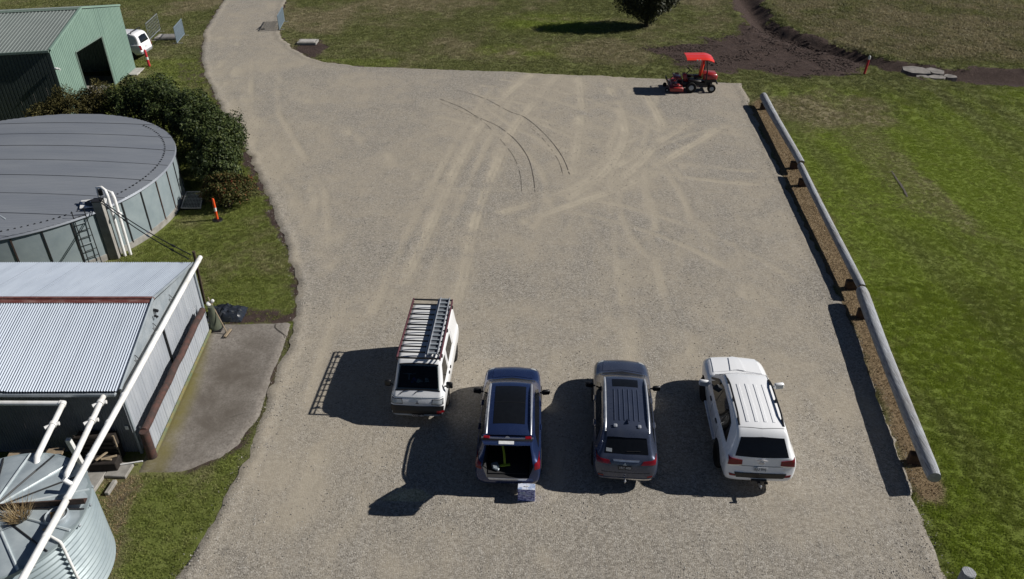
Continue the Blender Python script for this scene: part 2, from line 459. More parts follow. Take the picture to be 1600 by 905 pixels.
def soil_mat():
    t = NT('grassy_ground'); p = t.pos()
    dirt = t.attr('dirt'); dry = t.attr('dry'); lush = t.attr('lush')
    n1 = t.noise(p, .35, 6, .65, .5); n2 = t.noise(p, 3.2, 6, .7); n3 = t.noise(p, 26, 5, .75)
    g = t.ramp(t.math('ADD', t.math('MULTIPLY', n2, .6), t.math('MULTIPLY', n3, .4)), (.3, (.066, .078, .026)), (.5, (.118, .130, .044)), (.7, (.20, .205, .085)))
    gl = t.mix(n3, (.100, .145, .013), (.195, .255, .034))
    g = t.mix(t.math('MULTIPLY', lush, .8), g, gl)
    d = t.mix(n3, (.13, .11, .06), (.27, .235, .145))
    f = t.math('ADD', dry, t.math('MULTIPLY', t.math('SUBTRACT', n2, .5), 1.0))
    g = t.mix(t.rng(f, .3, .8), g, d)
    straw = t.attr('straw')
    g = t.mix(straw, g, t.mix(n3, (.11, .078, .045), (.29, .215, .130)))
    s = t.ramp(t.math('ADD', t.math('MULTIPLY', n3, .6), t.math('MULTIPLY', n2, .4)), (.30, (.026, .018, .017)), (.5, (.070, .050, .044)), (.72, (.150, .110, .092)))
    f2 = t.math('ADD', dirt, t.math('MULTIPLY', t.math('SUBTRACT', n2, .5), .8))
    g = t.mix(t.rng(f2, .35, .65), g, s)
    hh = t.math('MULTIPLY', t.math('ADD', n3, t.math('MULTIPLY', n2, 1.2)), t.math('ADD', .8, t.math('MULTIPLY', dirt, 2.6)))
    t.bump(hh, .8, .05)
    return t.out(g, .95, 0, .12)
MT['ground'] = soil_mat()

def grass_mat():
    t = NT('grass_blades'); p = t.pos()
    dry = t.attr('dry', True); lush = t.attr('lush', True); rnd = t.attr('rnd', True)
    c = t.mix(rnd, (.105, .120, .040), (.260, .270, .100))
    c = t.mix(lush, c, t.mix(rnd, (.185, .250, .026), (.320, .395, .054)))
    c = t.mix(dry, c, t.mix(rnd, (.22, .19, .11), (.42, .37, .23)))
    n = t.noise(p, 1.1, 4)
    c = t.mix(t.rng(n, .48, .75, 0, .3), c, (.07, .09, .026))
    t.out(c, .6, 0, .2)
    tl = t.new('BsdfTranslucent'); t.l(c, tl.inputs[0]); mx = t.new('MixShader'); mx.inputs[0].default_value = .35
    t.l(t.b.outputs[0], mx.inputs[1]); t.l(tl.outputs[0], mx.inputs[2]); t.l(mx.outputs[0], t.n['Material Output'].inputs['Surface'])
    return t.mat
MT['grass'] = grass_mat()

def leaf_mat(name, a, b, c, spec=.4):
    t = NT(name)
    f = t.attr('rnd')
    col = t.ramp(f, (0.0, a), (.55, b), (1.0, c))
    return t.out(col, .6, 0, spec)
MT['leaf'] = leaf_mat('leaf_green', (.014, .025, .006), (.042, .062, .013), (.135, .155, .050), .3)
MT['leafbrown'] = leaf_mat('leaf_olive_brown', (.032, .030, .011), (.078, .070, .024), (.155, .130, .052), .1)
MT['leafred'] = leaf_mat('leaf_reddish', (.030, .042, .012), (.075, .075, .024), (.20, .055, .030), .12)
MT['leafdark'] = leaf_mat('leaf_dark', (.020, .026, .012), (.045, .050, .020), (.09, .09, .035))
MT['drygrass'] = leaf_mat('dry_grass_blades', (.17, .115, .055), (.30, .215, .105), (.42, .33, .19))

def pad_mat():
    t = NT('stained_concrete'); p = t.pos()
    st = t.attr('stain'); mo = t.attr('moss')
    n = t.noise(p, .8, 7, .65, .5); f = t.noise(p, 14, 6, .7)
    f2 = t.noise(p, 7, 8, .85)
    c = t.mix(t.math('ADD', t.rng(f, .3, .7, 0, .4), t.rng(f2, .32, .68, 0, .6)), (.105, .093, .081), (.360, .330, .295))
    c = t.mix(t.math('MULTIPLY', st, t.rng(n, .25, .6, .25, 1.0)), c, (.105, .090, .075))
    c = t.mix(t.math('MULTIPLY', mo, t.rng(n, .3, .6, .4, 1)), c, (.15, .13, .04))
    t.bump(f, .35, .015)
    return t.out(c, .88, 0, .25)
MT['pad'] = pad_mat()

def carton_mat():
    t = NT('printed_carton'); v = t.obj()
    n = t.noise(t.map(v, (5, 5, 7)), 2, 4, .6)
    c = t.ramp(n, (.32, (.03, .03, .13)), (.46, (.14, .16, .42)), (.58, (.42, .46, .75)), (.72, (.72, .76, .92)))
    return t.out(c, .3, 0, .5)
MT['carton'] = carton_mat()
MT['carton_pale'] = mat('carton_pale', (.62, .66, .76), (.22, .30, .48), 6, .3, lo=.45, hi=.62)

def tint_glass():
    t = NT('tailgate_glass')
    tr = t.new('BsdfTransparent'); tr.inputs[0].default_value = (.16, .20, .17, 1)
    gl = t.new('BsdfGlossy'); gl.inputs['Roughness'].default_value = .03
    mx = t.new('MixShader'); mx.inputs[0].default_value = .12
    t.l(tr.outputs[0], mx.inputs[1]); t.l(gl.outputs[0], mx.inputs[2])
    t.l(mx.outputs[0], t.n['Material Output'].inputs['Surface'])
    return t.mat
MT['tint'] = tint_glass()
def screen_glass():
    t = NT('windscreen_glass')
    tr = t.new('BsdfTransparent'); tr.inputs[0].default_value = (.55, .60, .58, 1)
    gl = t.new('BsdfGlossy'); gl.inputs['Roughness'].default_value = .03
    fr = t.new('Fresnel'); fr.inputs[0].default_value = 1.5
    mx = t.new('MixShader')
    t.l(fr.outputs[0], mx.inputs[0])
    t.l(tr.outputs[0], mx.inputs[1]); t.l(gl.outputs[0], mx.inputs[2])
    t.l(mx.outputs[0], t.n['Material Output'].inputs['Surface'])
    return t.mat
MT['screen'] = screen_glass()
MT['screenglare'] = plain('windscreen_painted_glare', (.105, .10, .078), .12, 0, .6)  # pale olive base paints in the reflections and lit dash
# ---------------------------------------------------------------- ground, yard, pad (the setting)
def grid_axis(a, b, st, far):
    r = list(np.arange(a, b + 1e-6, st)); g = st; lo = a; hi = b; L1 = []; L2 = []
    while hi < far:
        g *= 1.5; lo -= g; hi += g; L1.insert(0, lo); L2.append(hi)
    return np.array(L1 + r + L2)

def mesh_from_grid(name, X, Y, Z, m, attrs):
    ny, nx = X.shape
    me = bpy.data.meshes.new(name)
    V = np.stack([X, Y, Z], -1).reshape(-1, 3).astype(np.float32)
    i = np.arange(nx * ny).reshape(ny, nx)
    F = np.stack([i[:-1, :-1], i[:-1, 1:], i[1:, 1:], i[1:, :-1]], -1).reshape(-1, 4)
    me.vertices.add(len(V)); me.vertices.foreach_set('co', V.ravel())
    me.loops.add(F.size); me.loops.foreach_set('vertex_index', F.ravel().astype(np.int32))
    me.polygons.add(len(F)); me.polygons.foreach_set('loop_start', np.arange(0, F.size, 4, dtype=np.int32))
    me.polygons.foreach_set('use_smooth', np.ones(len(F), bool))
    me.update(calc_edges=True)
    for k, a in attrs.items():
        me.attributes.new(k, 'FLOAT', 'POINT').data.foreach_set('value', a.reshape(-1).astype(np.float32))
    me.materials.append(m)
    o = bpy.data.objects.new(name, me); COL.objects.link(o); return o

BUILD = {'shed': [(-30, 16.7), (-10.6, 16.7), (-11.2, 23.6), (-30, 23.6)], 'green': [(-45, 40), (-26.1, 44.1), (-26.1, 53.6), (-45, 50)]}
TC, TR = (-22.3, 31.9), 6.85
SC, SR = (-12.1, 12.4), 2.03
ditch = smooth_line(L['ditch'])

def fields(X, Y):
    yd = sdf(X, Y, L['yard'])
    n = fbm(X, Y, .55, 3, 4); n2 = fbm(X, Y, .12, 9, 4); n3 = fbm(X, Y, 1.6, 21, 3)
    dirt = np.zeros(X.shape); dry = np.zeros(X.shape); lush = np.zeros(X.shape)
    soil = 1 - sstep(-1.0, 1.2, sdf(X, Y, L['soil']) + n * 3.0)
    dd = pdist(X, Y, ditch)
    dirt = np.maximum(dirt, soil)
    dirt = np.maximum(dirt, 1 - sstep(1.0, 2.1, dd - .6 * sstep(25.5, 29, X) + n * 2.4 + n3 * 1.2))
    for k in ('dirt_nw', 'dirt_corner', 'bank'):
        dirt = np.maximum(dirt, (.85 if k != 'dirt_corner' else .52) * (1 - sstep(-.35, .45, sdf(X, Y, L[k]) + n3 * .8)))
    dirt = np.maximum(dirt, .75 * (1 - sstep(-.2, .4, sdf(X, Y, L['dirt_shedside']) + n3 * .6)))
    dirt = np.maximum(dirt, .45 * (1 - sstep(-.3, .6, sdf(X, Y, L['dirt_sw']) + n3 * .8)))
    dirt = np.maximum(dirt, (.30 + .42 * ((X < -8) & (Y > 23.5))) * (1 - sstep(.02, .30, yd + n3 * .5)))
    dirt = np.maximum(dirt, .62 * (1 - sstep(.05, .5, sdf(X, Y, L['pad']) + n3 * .5)) * (Y < 23) * (X > -9.6))
    dry = np.maximum(dry, .95 * (1 - sstep(-.12, .12, sdf(X, Y, L['deadstrip']) + n3 * .25)))
    dry = np.maximum(dry, .8 * (1 - sstep(-.4, .5, sdf(X, Y, L['dirt_sw']) + n3 * .8)))
    dry = np.maximum(dry, .75 * (1 - sstep(-1, 2, sdf(X, Y, L['dry1']) + n * 3)))
    dry = np.maximum(dry, .80 * (1 - sstep(-1.5, 3, sdf(X, Y, L['dry2']) + n * 5)))
    dry = np.maximum(dry, (.66 + 2.0 * n + 1.2 * n2) * (1 - sstep(-1, 1.5, sdf(X, Y, L['far_rough']) + n * 2)))
    far = sstep(53, 58, Y) * (1 - sstep(17, 22, X))
    dry = np.maximum(dry, far * np.clip(.36 + 2.4 * (n2 + n * .6), 0, .95))
    lawn = sstep(.1, 1.1, X - (11.55 + .123 * (Y - 15)) + .9 * (Y < 15.2)) * (1 - sstep(48, 51.5, Y + 1.5 * n))
    lush = np.maximum(lush, lawn * (.88 + n2 * 1.2))
    # mown stripes of the lawn: alternate passes bent towards the far right
    xs_ = X + .05 * (Y - 30) + 1.2 * n2
    stripe = np.sin(xs_ * 2 * PI / 2.2) * .5 + 3.2 * fbm(xs_, Y * .10, .55, 17, 3)
    lush = np.clip(lush + lawn * .34 * stripe - lawn * .25 * sstep(38, 48, Y), 0, 1)
    dry = np.maximum(dry, lawn * np.clip(sstep(.0, .28, n2 + .3 * n + 1.1 * fbm(xs_ + 40, Y * .13, .35, 23, 3)) * .55 - .1 * stripe, 0, 1) * sstep(20, 30, Y) * (.35 + .65 * np.exp(-((X - 21.5) / 3.5) ** 2)))
    lush = np.maximum(lush, .7 * (1 - sstep(.6, 2.0, np.hypot((X - 3.5) / 3.6, (Y - 66) / 2.2))))
    lush = np.maximum(lush, .75 * (1 - sstep(.5, 1.6, np.hypot((X - 0.5) / 3.5, (Y - 57.8) / 1.6))))
    lush = np.maximum(lush, .42 * ((X < -8) & (Y < 56)))
    dry = np.maximum(dry, np.clip(.14 + 1.7 * n, 0, .6) * ((X < -7) & (Y < 58)))
    return yd, np.clip(dirt, 0, 1), np.clip(dry, 0, 1), np.clip(lush, 0, 1), dd, soil, n3

def ground_z(X, Y, yd, dd, soil, n3):
    z = fbm(X, Y, .5, 40, 4) * .08 * sstep(.3, 2.5, yd)
    z += soil * (fbm(X, Y, 1.3, 51, 4) * .28 + fbm(X, Y, 4.0, 61, 3) * .16)
    wd_ = .95 + .75 * sstep(25.5, 29, X)
    z -= .62 * np.exp(-(dd / wd_) ** 2) * sstep(.5, 3, yd)
    z += .20 * np.exp(-((dd - 1.7) / .6) ** 2) * (.6 + 1.6 * n3) * sstep(.5, 3, yd)
    far = sstep(.5, 3, -sdf(X, Y, L['far_rough']))
    z += far * (fbm(X, Y, .8, 71, 4) * .22 + .1)
    z = np.where(yd < -.08, -.05, z)
    return z

xs = grid_axis(-48, 52, .30, 900); ys = grid_axis(6, 82, .30, 900)
GX, GY = np.meshgrid(xs, ys)
yd, dirt, dry, lush, dd, soil, n3 = fields(GX, GY)
GZ = ground_z(GX, GY, yd, dd, soil, n3)
inpad = sdf(GX, GY, L['pad']) < -.1
GZ = np.where(inpad, -.05, GZ)
for b in BUILD.values(): GZ = np.where(sdf(GX, GY, b) < .3, np.minimum(GZ, -.01), GZ)
GZ = np.where(np.hypot(GX - TC[0], GY - TC[1]) < TR + .5, -.01, GZ)
GZ = np.where(np.hypot(GX - SC[0], GY - SC[1]) < SR + .5, -.01, GZ)
straw = (1 - sstep(-.10, .10, sdf(GX, GY, L['deadstrip']) + n3 * .25))
ground = mesh_from_grid('ground', GX, GY, GZ, MT['ground'], dict(straw=straw, dirt=dirt, dry=dry, lush=lush))
tag(ground, kind='structure')

def zground(x, y):
    x = np.atleast_1d(np.asarray(x, float)); y = np.atleast_1d(np.asarray(y, float))
    i = np.clip(np.searchsorted(xs, x) - 1, 0, len(xs) - 2); j = np.clip(np.searchsorted(ys, y) - 1, 0, len(ys) - 2)
    u = (x - xs[i]) / (xs[i + 1] - xs[i]); v = (y - ys[j]) / (ys[j + 1] - ys[j])
    return (GZ[j, i] * (1 - u) + GZ[j, i + 1] * u) * (1 - v) + (GZ[j + 1, i] * (1 - u) + GZ[j + 1, i + 1] * u) * v

def rough_outline(poly, step, amp, seed, keep=None):
    out = []
    n = len(poly); s = 0
    for i in range(n):
        a = Vector(poly[i]); b = Vector(poly[(i + 1) % n]); d = (b - a).length; k = max(int(d / step), 1)
        nrm = Vector((-(b - a).y, (b - a).x)).normalized()
        for j in range(k):
            p = a.lerp(b, j / k)
            w = float(fbm(np.array([p.x]), np.array([p.y]), .5, seed, 3)[0] * 1.5 + fbm(np.array([p.x]), np.array([p.y]), 2.6, seed + 5, 3)[0])
            out.append(tuple(p + nrm * w * amp))
    return out

def sheet_fill(name, outline, step, m, zfun, attrfun):
    P = np.array(outline)
    gx = np.arange(P[:, 0].min(), P[:, 0].max(), step); gy = np.arange(P[:, 1].min(), P[:, 1].max(), step)
    X, Y = np.meshgrid(gx, gy); X = X.ravel() + rng.uniform(-.2, .2, X.size) * step; Y = Y.ravel() + rng.uniform(-.2, .2, Y.size) * step
    keep = sdf(X, Y, outline) < -step * .6
    pts = [Vector(p) for p in outline] + [Vector((a, b)) for a, b in zip(X[keep], Y[keep])]
    n = len(outline)
    vs, es, fs, *_ = delaunay_2d_cdt(pts, [(i, (i + 1) % n) for i in range(n)], [], 1, 1e-5)
    V = np.array([(v.x, v.y) for v in vs])
    sd_ = sdf(V[:, 0], V[:, 1], outline)
    Z = zfun(V[:, 0], V[:, 1], sd_)
    me = bpy.data.meshes.new(name)
    me.from_pydata([(a, b, c) for (a, b), c in zip(V.tolist(), Z.tolist())], [], [tuple(f) for f in fs])
    bm = bmesh.new(); bm.from_mesh(me); bmesh.ops.recalc_face_normals(bm, faces=bm.faces)
    if sum(f.normal.z for f in bm.faces) < 0: bmesh.ops.reverse_faces(bm, faces=bm.faces)
    bm.to_mesh(me); bm.free()
    for k, a in attrfun(V[:, 0], V[:, 1], sd_).items():
        me.attributes.new(k, 'FLOAT', 'POINT').data.foreach_set('value', a.astype(np.float32))
    me.polygons.foreach_set('use_smooth', np.ones(len(me.polygons), bool))
    me.materials.append(m)
    o = bpy.data.objects.new(name, me); COL.objects.link(o)
    return o

tracks = [smooth_line(t) for t in L['tracks']]
def arc(cx, cy, r, a0, a1): return [(cx + r * math.cos(math.radians(lerp(a0, a1, i / 14))), cy + r * math.sin(math.radians(lerp(a0, a1, i / 14)))) for i in range(15)]
fine_tracks = [arc(-9.5, 34.5, 11.2, -20, 62), arc(-9.5, 34.5, 12.7, -20, 60), arc(-8.0, 33.0, 14.6, -10, 70), arc(-8.0, 33.0, 16.2, -8, 68), arc(16.5, 32.0, 11.5, 110, 200), arc(16.5, 32.0, 13.1, 115, 205),
    arc(14.5, 52.0, 15.5, 190, 262), arc(14.5, 52.0, 17.1, 190, 262), arc(-2, 20, 13, 20, 95), arc(-2, 20, 14.6, 25, 95), arc(-9.0, 34.0, 17.6, 5, 66), arc(-9.0, 34.0, 19.2, 8, 64),
    [(-1.2, 50), (-3.2, 40), (-4.6, 30), (-5.2, 24)], [(.5, 50), (-1.4, 40), (-2.9, 30), (-3.4, 24)], [(7.6, 49), (5.4, 40), (4.4, 30), (4.2, 22)], [(9.2, 48), (7.2, 40), (6.1, 31), (5.8, 22)], [(-17, 56), (-14, 45), (-9, 34), (-6.6, 24), (-6.4, 15)], [(-18.7, 56), (-15.7, 45), (-10.6, 34), (-8.2, 25)],
    ]
L_TRACK_W = .12
def yard_tracks(x, y):
    tr = np.zeros(x.shape)
    for i, t in enumerate(tracks):
        w = .15 if i < 10 else .45
        if i in (7, 8, 9, 15, 18): w = .42
        d = pdist(x, y, t)
        br = np.clip(.50 + 1.9 * fbm(x, y, .8, 80 + i, 3), 0, 1)
        if w < .2:
            tr = np.maximum(tr, (np.exp(-((d - .12) / .075) ** 2) + .45 * np.exp(-(d / .3) ** 2)) * br)
        else: tr = np.maximum(tr, np.exp(-(d / w) ** 2) * .55 * br * np.clip(.5 + 2.2 * fbm(x * 2.5, y * .5, .9, 60 + i, 4), 0, 1))
        if i < 7:
            d2 = np.abs(d - .0); tr = np.maximum(tr, .35 * np.exp(-((d - .34) / .08) ** 2) * br)
    for i, t in enumerate(fine_tracks):
        d = pdist(x, y, t); br = np.clip(.50 + 1.8 * fbm(x, y, .30, 180 + i, 3), 0, 1)
        tr = np.maximum(tr, .52 * np.exp(-((d - .07) / .10) ** 2) * br)
    return tr
def yard_z(x, y, s):
    z = .012 + fbm(x, y, .25, 31, 4) * .05 * sstep(0, 2, -s) + fbm(x, y, 2.2, 33, 3) * .018
    z -= .018 * yard_tracks(x, y)
    z += .03 * np.exp(-((s + .25) / .18) ** 2)
    return np.where(s > -.03, -.004, z)
def yard_attr(x, y, s):
    zone = .75 * fbm(x, y, .11, 90, 4) + .18 * np.exp(-((x + 13) / 5) ** 2 - ((y - 38) / 10) ** 2)
    zone += .16 * np.exp(-((x - 1) / 7) ** 2 - ((y - 44) / 8) ** 2) - .14 * np.exp(-((x - 4) / 8) ** 2 - ((y - 13) / 4) ** 2)
    ed = np.exp(-(s / .22) ** 2) * np.clip(.5 + 2 * fbm(x, y, 1.2, 95, 3), 0, 1)
    return dict(track=yard_tracks(x, y), edge=ed, zone=zone)
yard_out = rough_outline(L['yard'], .085, .24, 77)
yard = sheet_fill('gravel_yard', yard_out, .115, MT['gravel'], yard_z, yard_attr)
tag(yard, kind='structure')

# dark ribbons on the gravel paint the shadow inside narrow tyre ruts
mb = MB()
for k, t in enumerate(L['ruts'][:4]):
    Q = smooth_line(t, 10); run = []
    for i, p in enumerate(Q):
        q0 = Vector(Q[max(i - 1, 0)]); q1 = Vector(Q[min(i + 1, len(Q) - 1)]); nn = Vector((-(q1 - q0).y, (q1 - q0).x)).normalized()
        w = .010 + .009 * random.random()
        if k in (1, 3, 5, 6): w *= .6
        if k == 4: w *= .45
        run.append((Vector(p) + nn * w, Vector(p) - nn * w))
        if random.random() < (.09 if k in (0, 2) else .2) or i == len(Q) - 1:
            if len(run) > 1:
                def zz(v): return float(yard_z(np.array([v.x]), np.array([v.y]), np.array([-5.0]))[0]) + .012
                mb.strip([(a.x, a.y, zz(a)) for a, b in run], [(b.x, b.y, zz(b)) for a, b in run])
            run = []
MT['rut'] = mat('rut_shadow_soil', (.105, .092, .076), (.075, .066, .055), 6, .95)
tag(mb.build('tyre_rut_shadows', MT['rut']), kind='structure')

mb = MB(); Q = smooth_line([(19.37, 36.63), (19.25, 35.78), (19.17, 34.97), (18.94, 33.69)], 6)
mb.strip([(x - .02 - .05 * random.random(), y, .022) for x, y in Q], [(x + .02 + .05 * random.random(), y, .022) for x, y in Q])
tag(mb.build('lawn_gouge', MT['rut']), kind='structure')
# concrete apron beside the shed
def pad_z(x, y, s): return np.where(s > -.02, -.02, .055 + fbm(x, y, .6, 12, 3) * .012)
def pad_attr(x, y, s):
    st = .95 * np.exp(-((x + 9.3) / 1.1) ** 2 - ((y - 19.6) / 3.4) ** 2) + .22 + .5 * fbm(x, y, .8, 5, 3)
    ln = sdf(x, y, [(-10.62, 15.9), (-10.1, 15.9), (-10.4, 19.6), (-10.95, 22.6)])
    return dict(stain=np.clip(st, 0, 1), moss=np.clip(1 - sstep(-.1, .35, ln), 0, 1) * .9)
pad = sheet_fill('concrete_pad', rough_outline(L['pad'], .12, .05, 7), .13, MT['pad'], pad_z, pad_attr)
tag(pad, kind='structure')
mb = MB()
for pts in ([(-8.62, 23.18), (-8.55, 22.9), (-8.2, 22.55), (-8.02, 22.35)], [(-8.75, 18.15), (-8.4, 18.35), (-8.05, 18.4)]):
    Q = smooth_line(pts, 6)
    mb.strip([(x - .018 - .01 * random.random(), y, .068) for x, y in Q], [(x + .018, y + .01 * random.random(), .068) for x, y in Q])
tag(mb.build('concrete_cracks', MT['rut'], pad), kind='stuff')

# ---------------------------------------------------------------- grass, stones (nobody could count them)
def tuft(name, nb, h, spread, seed):
    r = random.Random(seed); mb = MB()
    for i in range(nb):
        a = r.uniform(0, 2 * PI); d = spread * math.sqrt(r.random()); x, y = d * math.cos(a), d * math.sin(a)
        b = r.uniform(0, 2 * PI); w = r.uniform(.005, .010); hh = h * r.uniform(.5, 1.2); ln = hh * r.uniform(.4, 1.5); la = r.uniform(0, 2 * PI)
        dx, dy = w * math.cos(b), w * math.sin(b); lx, ly = ln * math.cos(la), ln * math.sin(la)
        mb.add([(x - dx, y - dy, -.01), (x + dx, y + dy, -.01), (x + dx * .8 + lx * .4, y + dy * .8 + ly * .4, hh * .6), (x + lx, y + ly, hh)], [(0, 1, 2), (0, 2, 3)])
    me = bpy.data.meshes.new(name); me.from_pydata(mb.v, [], mb.f); me.materials.append(MT['grass'])
    return bpy.data.objects.new(name, me)
TUFT = [tuft('grass_tuft', 22, .050, .12, 1), tuft('grass_tuft', 24, .055, .115, 2)]

def scatter(name, X, Y, Z, src, scale, rot, attrs, kind='stuff'):
    me = bpy.data.meshes.new(name)
    me.vertices.add(len(X)); me.vertices.foreach_set('co', np.stack([X, Y, Z], -1).astype(np.float32).ravel())
    A = dict(attrs); A['gscale'] = scale; A['grot'] = rot
    for k, a in A.items(): me.attributes.new(k, 'FLOAT', 'POINT').data.foreach_set('value', np.asarray(a, np.float32))
    o = bpy.data.objects.new(name, me); COL.objects.link(o)
    ng = bpy.data.node_groups.new(name, 'GeometryNodeTree')
    ng.interface.new_socket('Geometry', in_out='INPUT', socket_type='NodeSocketGeometry')
    ng.interface.new_socket('Geometry', in_out='OUTPUT', socket_type='NodeSocketGeometry')
    N = ng.nodes; gi = N.new('NodeGroupInput'); go = N.new('NodeGroupOutput')
    ip = N.new('GeometryNodeInstanceOnPoints'); oi = N.new('GeometryNodeObjectInfo'); oi.inputs[0].default_value = src
    a1 = N.new('GeometryNodeInputNamedAttribute'); a1.data_type = 'FLOAT'; a1.inputs[0].default_value = 'gscale'
    a2 = N.new('GeometryNodeInputNamedAttribute'); a2.data_type = 'FLOAT'; a2.inputs[0].default_value = 'grot'
    cx = N.new('ShaderNodeCombineXYZ')
    k = ng.links.new
    k(gi.outputs[0], ip.inputs['Points']); k(oi.outputs['Geometry'], ip.inputs['Instance'])
    k(a1.outputs[0], ip.inputs['Scale']); k(a2.outputs[0], cx.inputs[2]); k(cx.outputs[0], ip.inputs['Rotation'])
    k(ip.outputs[0], go.inputs[0])
    md = o.modifiers.new('scatter', 'NODES'); md.node_group = ng
    tag(o, kind=kind)
    return o

def grass_points(n, x0, x1, y0, y1, seed):
    r = np.random.default_rng(seed)
    X = r.uniform(x0, x1, n); Y = r.uniform(y0, y1, n)
    lim = (.66 * (Y * .8387 + 16.6 * .5446)) + 5
    k = np.abs(X) < lim; X = X[k]; Y = Y[k]
    yd, dirt, dry, lush, dd, soil, n3 = fields(X, Y)
    keep = (yd + n3 * .55 + r.uniform(-.02, .30, len(X)) ** 2 * 4 * (r.uniform(0, 1, len(X)) < .25) > .0) & (sdf(X, Y, L['pad']) > .03) & (dirt + r.uniform(-.3, .3, len(X)) < .5)
    for b in BUILD.values(): keep &= sdf(X, Y, b) > .05
    keep &= (np.hypot(X - TC[0], Y - TC[1]) > TR + .2) & (np.hypot(X - SC[0], Y - SC[1]) > SR + .08)
    keep &= ~((X < -10.7) & (Y < 16.8) & (Y > 14.6))
    keep &= sdf(X, Y, L['rubble']) > 0
    keep &= sdf(X, Y, L['deadstrip']) + n3 * .3 > r.uniform(-.12, .04, len(X))
    X, Y, dry, lush = X[keep], Y[keep], dry[keep], lush[keep]
    rr = r.uniform(0, 1, len(X))
    f = fbm(X, Y, 2.5, 5, 3)
    return X, Y, zground(X, Y), np.clip(dry + f * .7 + fbm(X, Y, 7, 8, 2) * .5, 0, 1), np.clip(lush + f * .5, 0, 1), rr, r

for i, (dens, y0, y1, s0, s1) in enumerate([(120, 10, 26, .62, .92), (105, 26, 44, .60, .88), (26, 44, 80, 1.2, 1.9)]):
    for j, (x0, x1) in enumerate([(-46, -4), (8, 46)] if i < 2 else [(-46, 46)]):
        n = int(dens * (x1 - x0) * (y1 - y0))
        X, Y, Z, dr, lu, rr, r = grass_points(n, x0, x1, y0, y1, 100 + i * 7 + j)
        hgt = r.uniform(s0, s1, len(X))
        rough = 1 - sstep(-1, 1.5, sdf(X, Y, L['far_rough']))
        hgt = hgt * (1 + .9 * rough) * np.where(X > 12, .95, 1.0)
        scatter('grass', X, Y, Z, TUFT[(i + j) % 2], hgt, r.uniform(0, 6.28, len(X)), dict(dry=dr, lush=lu, rnd=rr))

def pebble(seed):
    r = random.Random(seed); bm = bmesh.new(); bmesh.ops.create_icosphere(bm, subdivisions=1, radius=.5)
    for v in bm.verts: v.co = v.co * r.uniform(.7, 1.15); v.co.z *= .6; v.co.x *= 1.25
    me = bpy.data.meshes.new('pebble'); bm.to_mesh(me); bm.free(); me.materials.append(MT['pebble'])
    return bpy.data.objects.new('pebble', me)
t = NT('pebble_stone'); rr_ = t.attr('rnd', True)
MT['pebble'] = t.out(t.ramp(rr_, (0, (.12, .11, .10)), (.5, (.26, .24, .21)), (1, (.46, .44, .40))), .9, 0, .2)
PB = pebble(3)
r = np.random.default_rng(5); n = 42000
X = r.uniform(-20, 15, n); Y = 11 + 40 * r.uniform(0, 1, n) ** 1.6
s = sdf(X, Y, L['yard']); nn = fbm(X, Y, .4, 15, 3)
k = (s < .25) & ((s > -.7) | (nn + r.uniform(-.2, .2, n) > .02)); X, Y, s = X[k], Y[k], s[k]
zz = np.where(s < -.05, yard_z(X, Y, s), zground(X, Y)) + .004
scatter('loose_stones', X, Y, zz, PB, r.uniform(.014, .05, len(X)), r.uniform(0, 6.28, len(X)), dict(rnd=r.uniform(0, 1, len(X))))

r = np.random.default_rng(15); n = 9000
X = r.uniform(8, 27, n); Y = r.uniform(51, 68, n); k = (sdf(X, Y, L['soil']) + fbm(X, Y, .6, 5, 3) * 3 < .2) & (fbm(X, Y, .8, 6, 3) > -.05); X, Y = X[k], Y[k]
MT['clod'] = mat('soil_clod', (.085, .058, .048), (.045, .032, .028), 9, .95)
PC = pebble(9); PC.data.materials.clear(); PC.data.materials.append(MT['clod'])
scatter('soil_clods', X, Y, zground(X, Y) + .02, PC, r.uniform(.04, .17, len(X)), r.uniform(0, 6.28, len(X)), dict(rnd=r.uniform(0, 1, len(X))))
# dead straw strip under the logs: short brown blades
def blades(name, poly, n, h, m, seed, zoff=0.0):
    r = np.random.default_rng(seed); P = np.array(poly)
    X = r.uniform(P[:, 0].min() - .1, P[:, 0].max() + .1, n); Y = r.uniform(P[:, 1].min() - .1, P[:, 1].max() + .1, n)
    k = sdf(X, Y, poly) + fbm(X, Y, 2.0, seed, 3) * .4 < 0; X, Y = X[k], Y[k]; n = len(X)
    Z = zground(X, Y) + zoff
    a = r.uniform(0, 6.28, n); w = r.uniform(.008, .014, n); hh = h * r.uniform(.5, 1.3, n); la = r.uniform(0, 6.28, n); ln = hh * r.uniform(.5, 1.4, n)
    V = np.empty((n, 3, 3)); V[:, 0] = np.stack([X - w * np.cos(a), Y - w * np.sin(a), Z - .005], -1); V[:, 1] = np.stack([X + w * np.cos(a), Y + w * np.sin(a), Z - .005], -1)
    V[:, 2] = np.stack([X + ln * np.cos(la), Y + ln * np.sin(la), Z + hh], -1)
    o = tri_mesh(name, V, m, np.repeat(r.uniform(0, 1, n), 3)); tag(o, kind='stuff'); return o

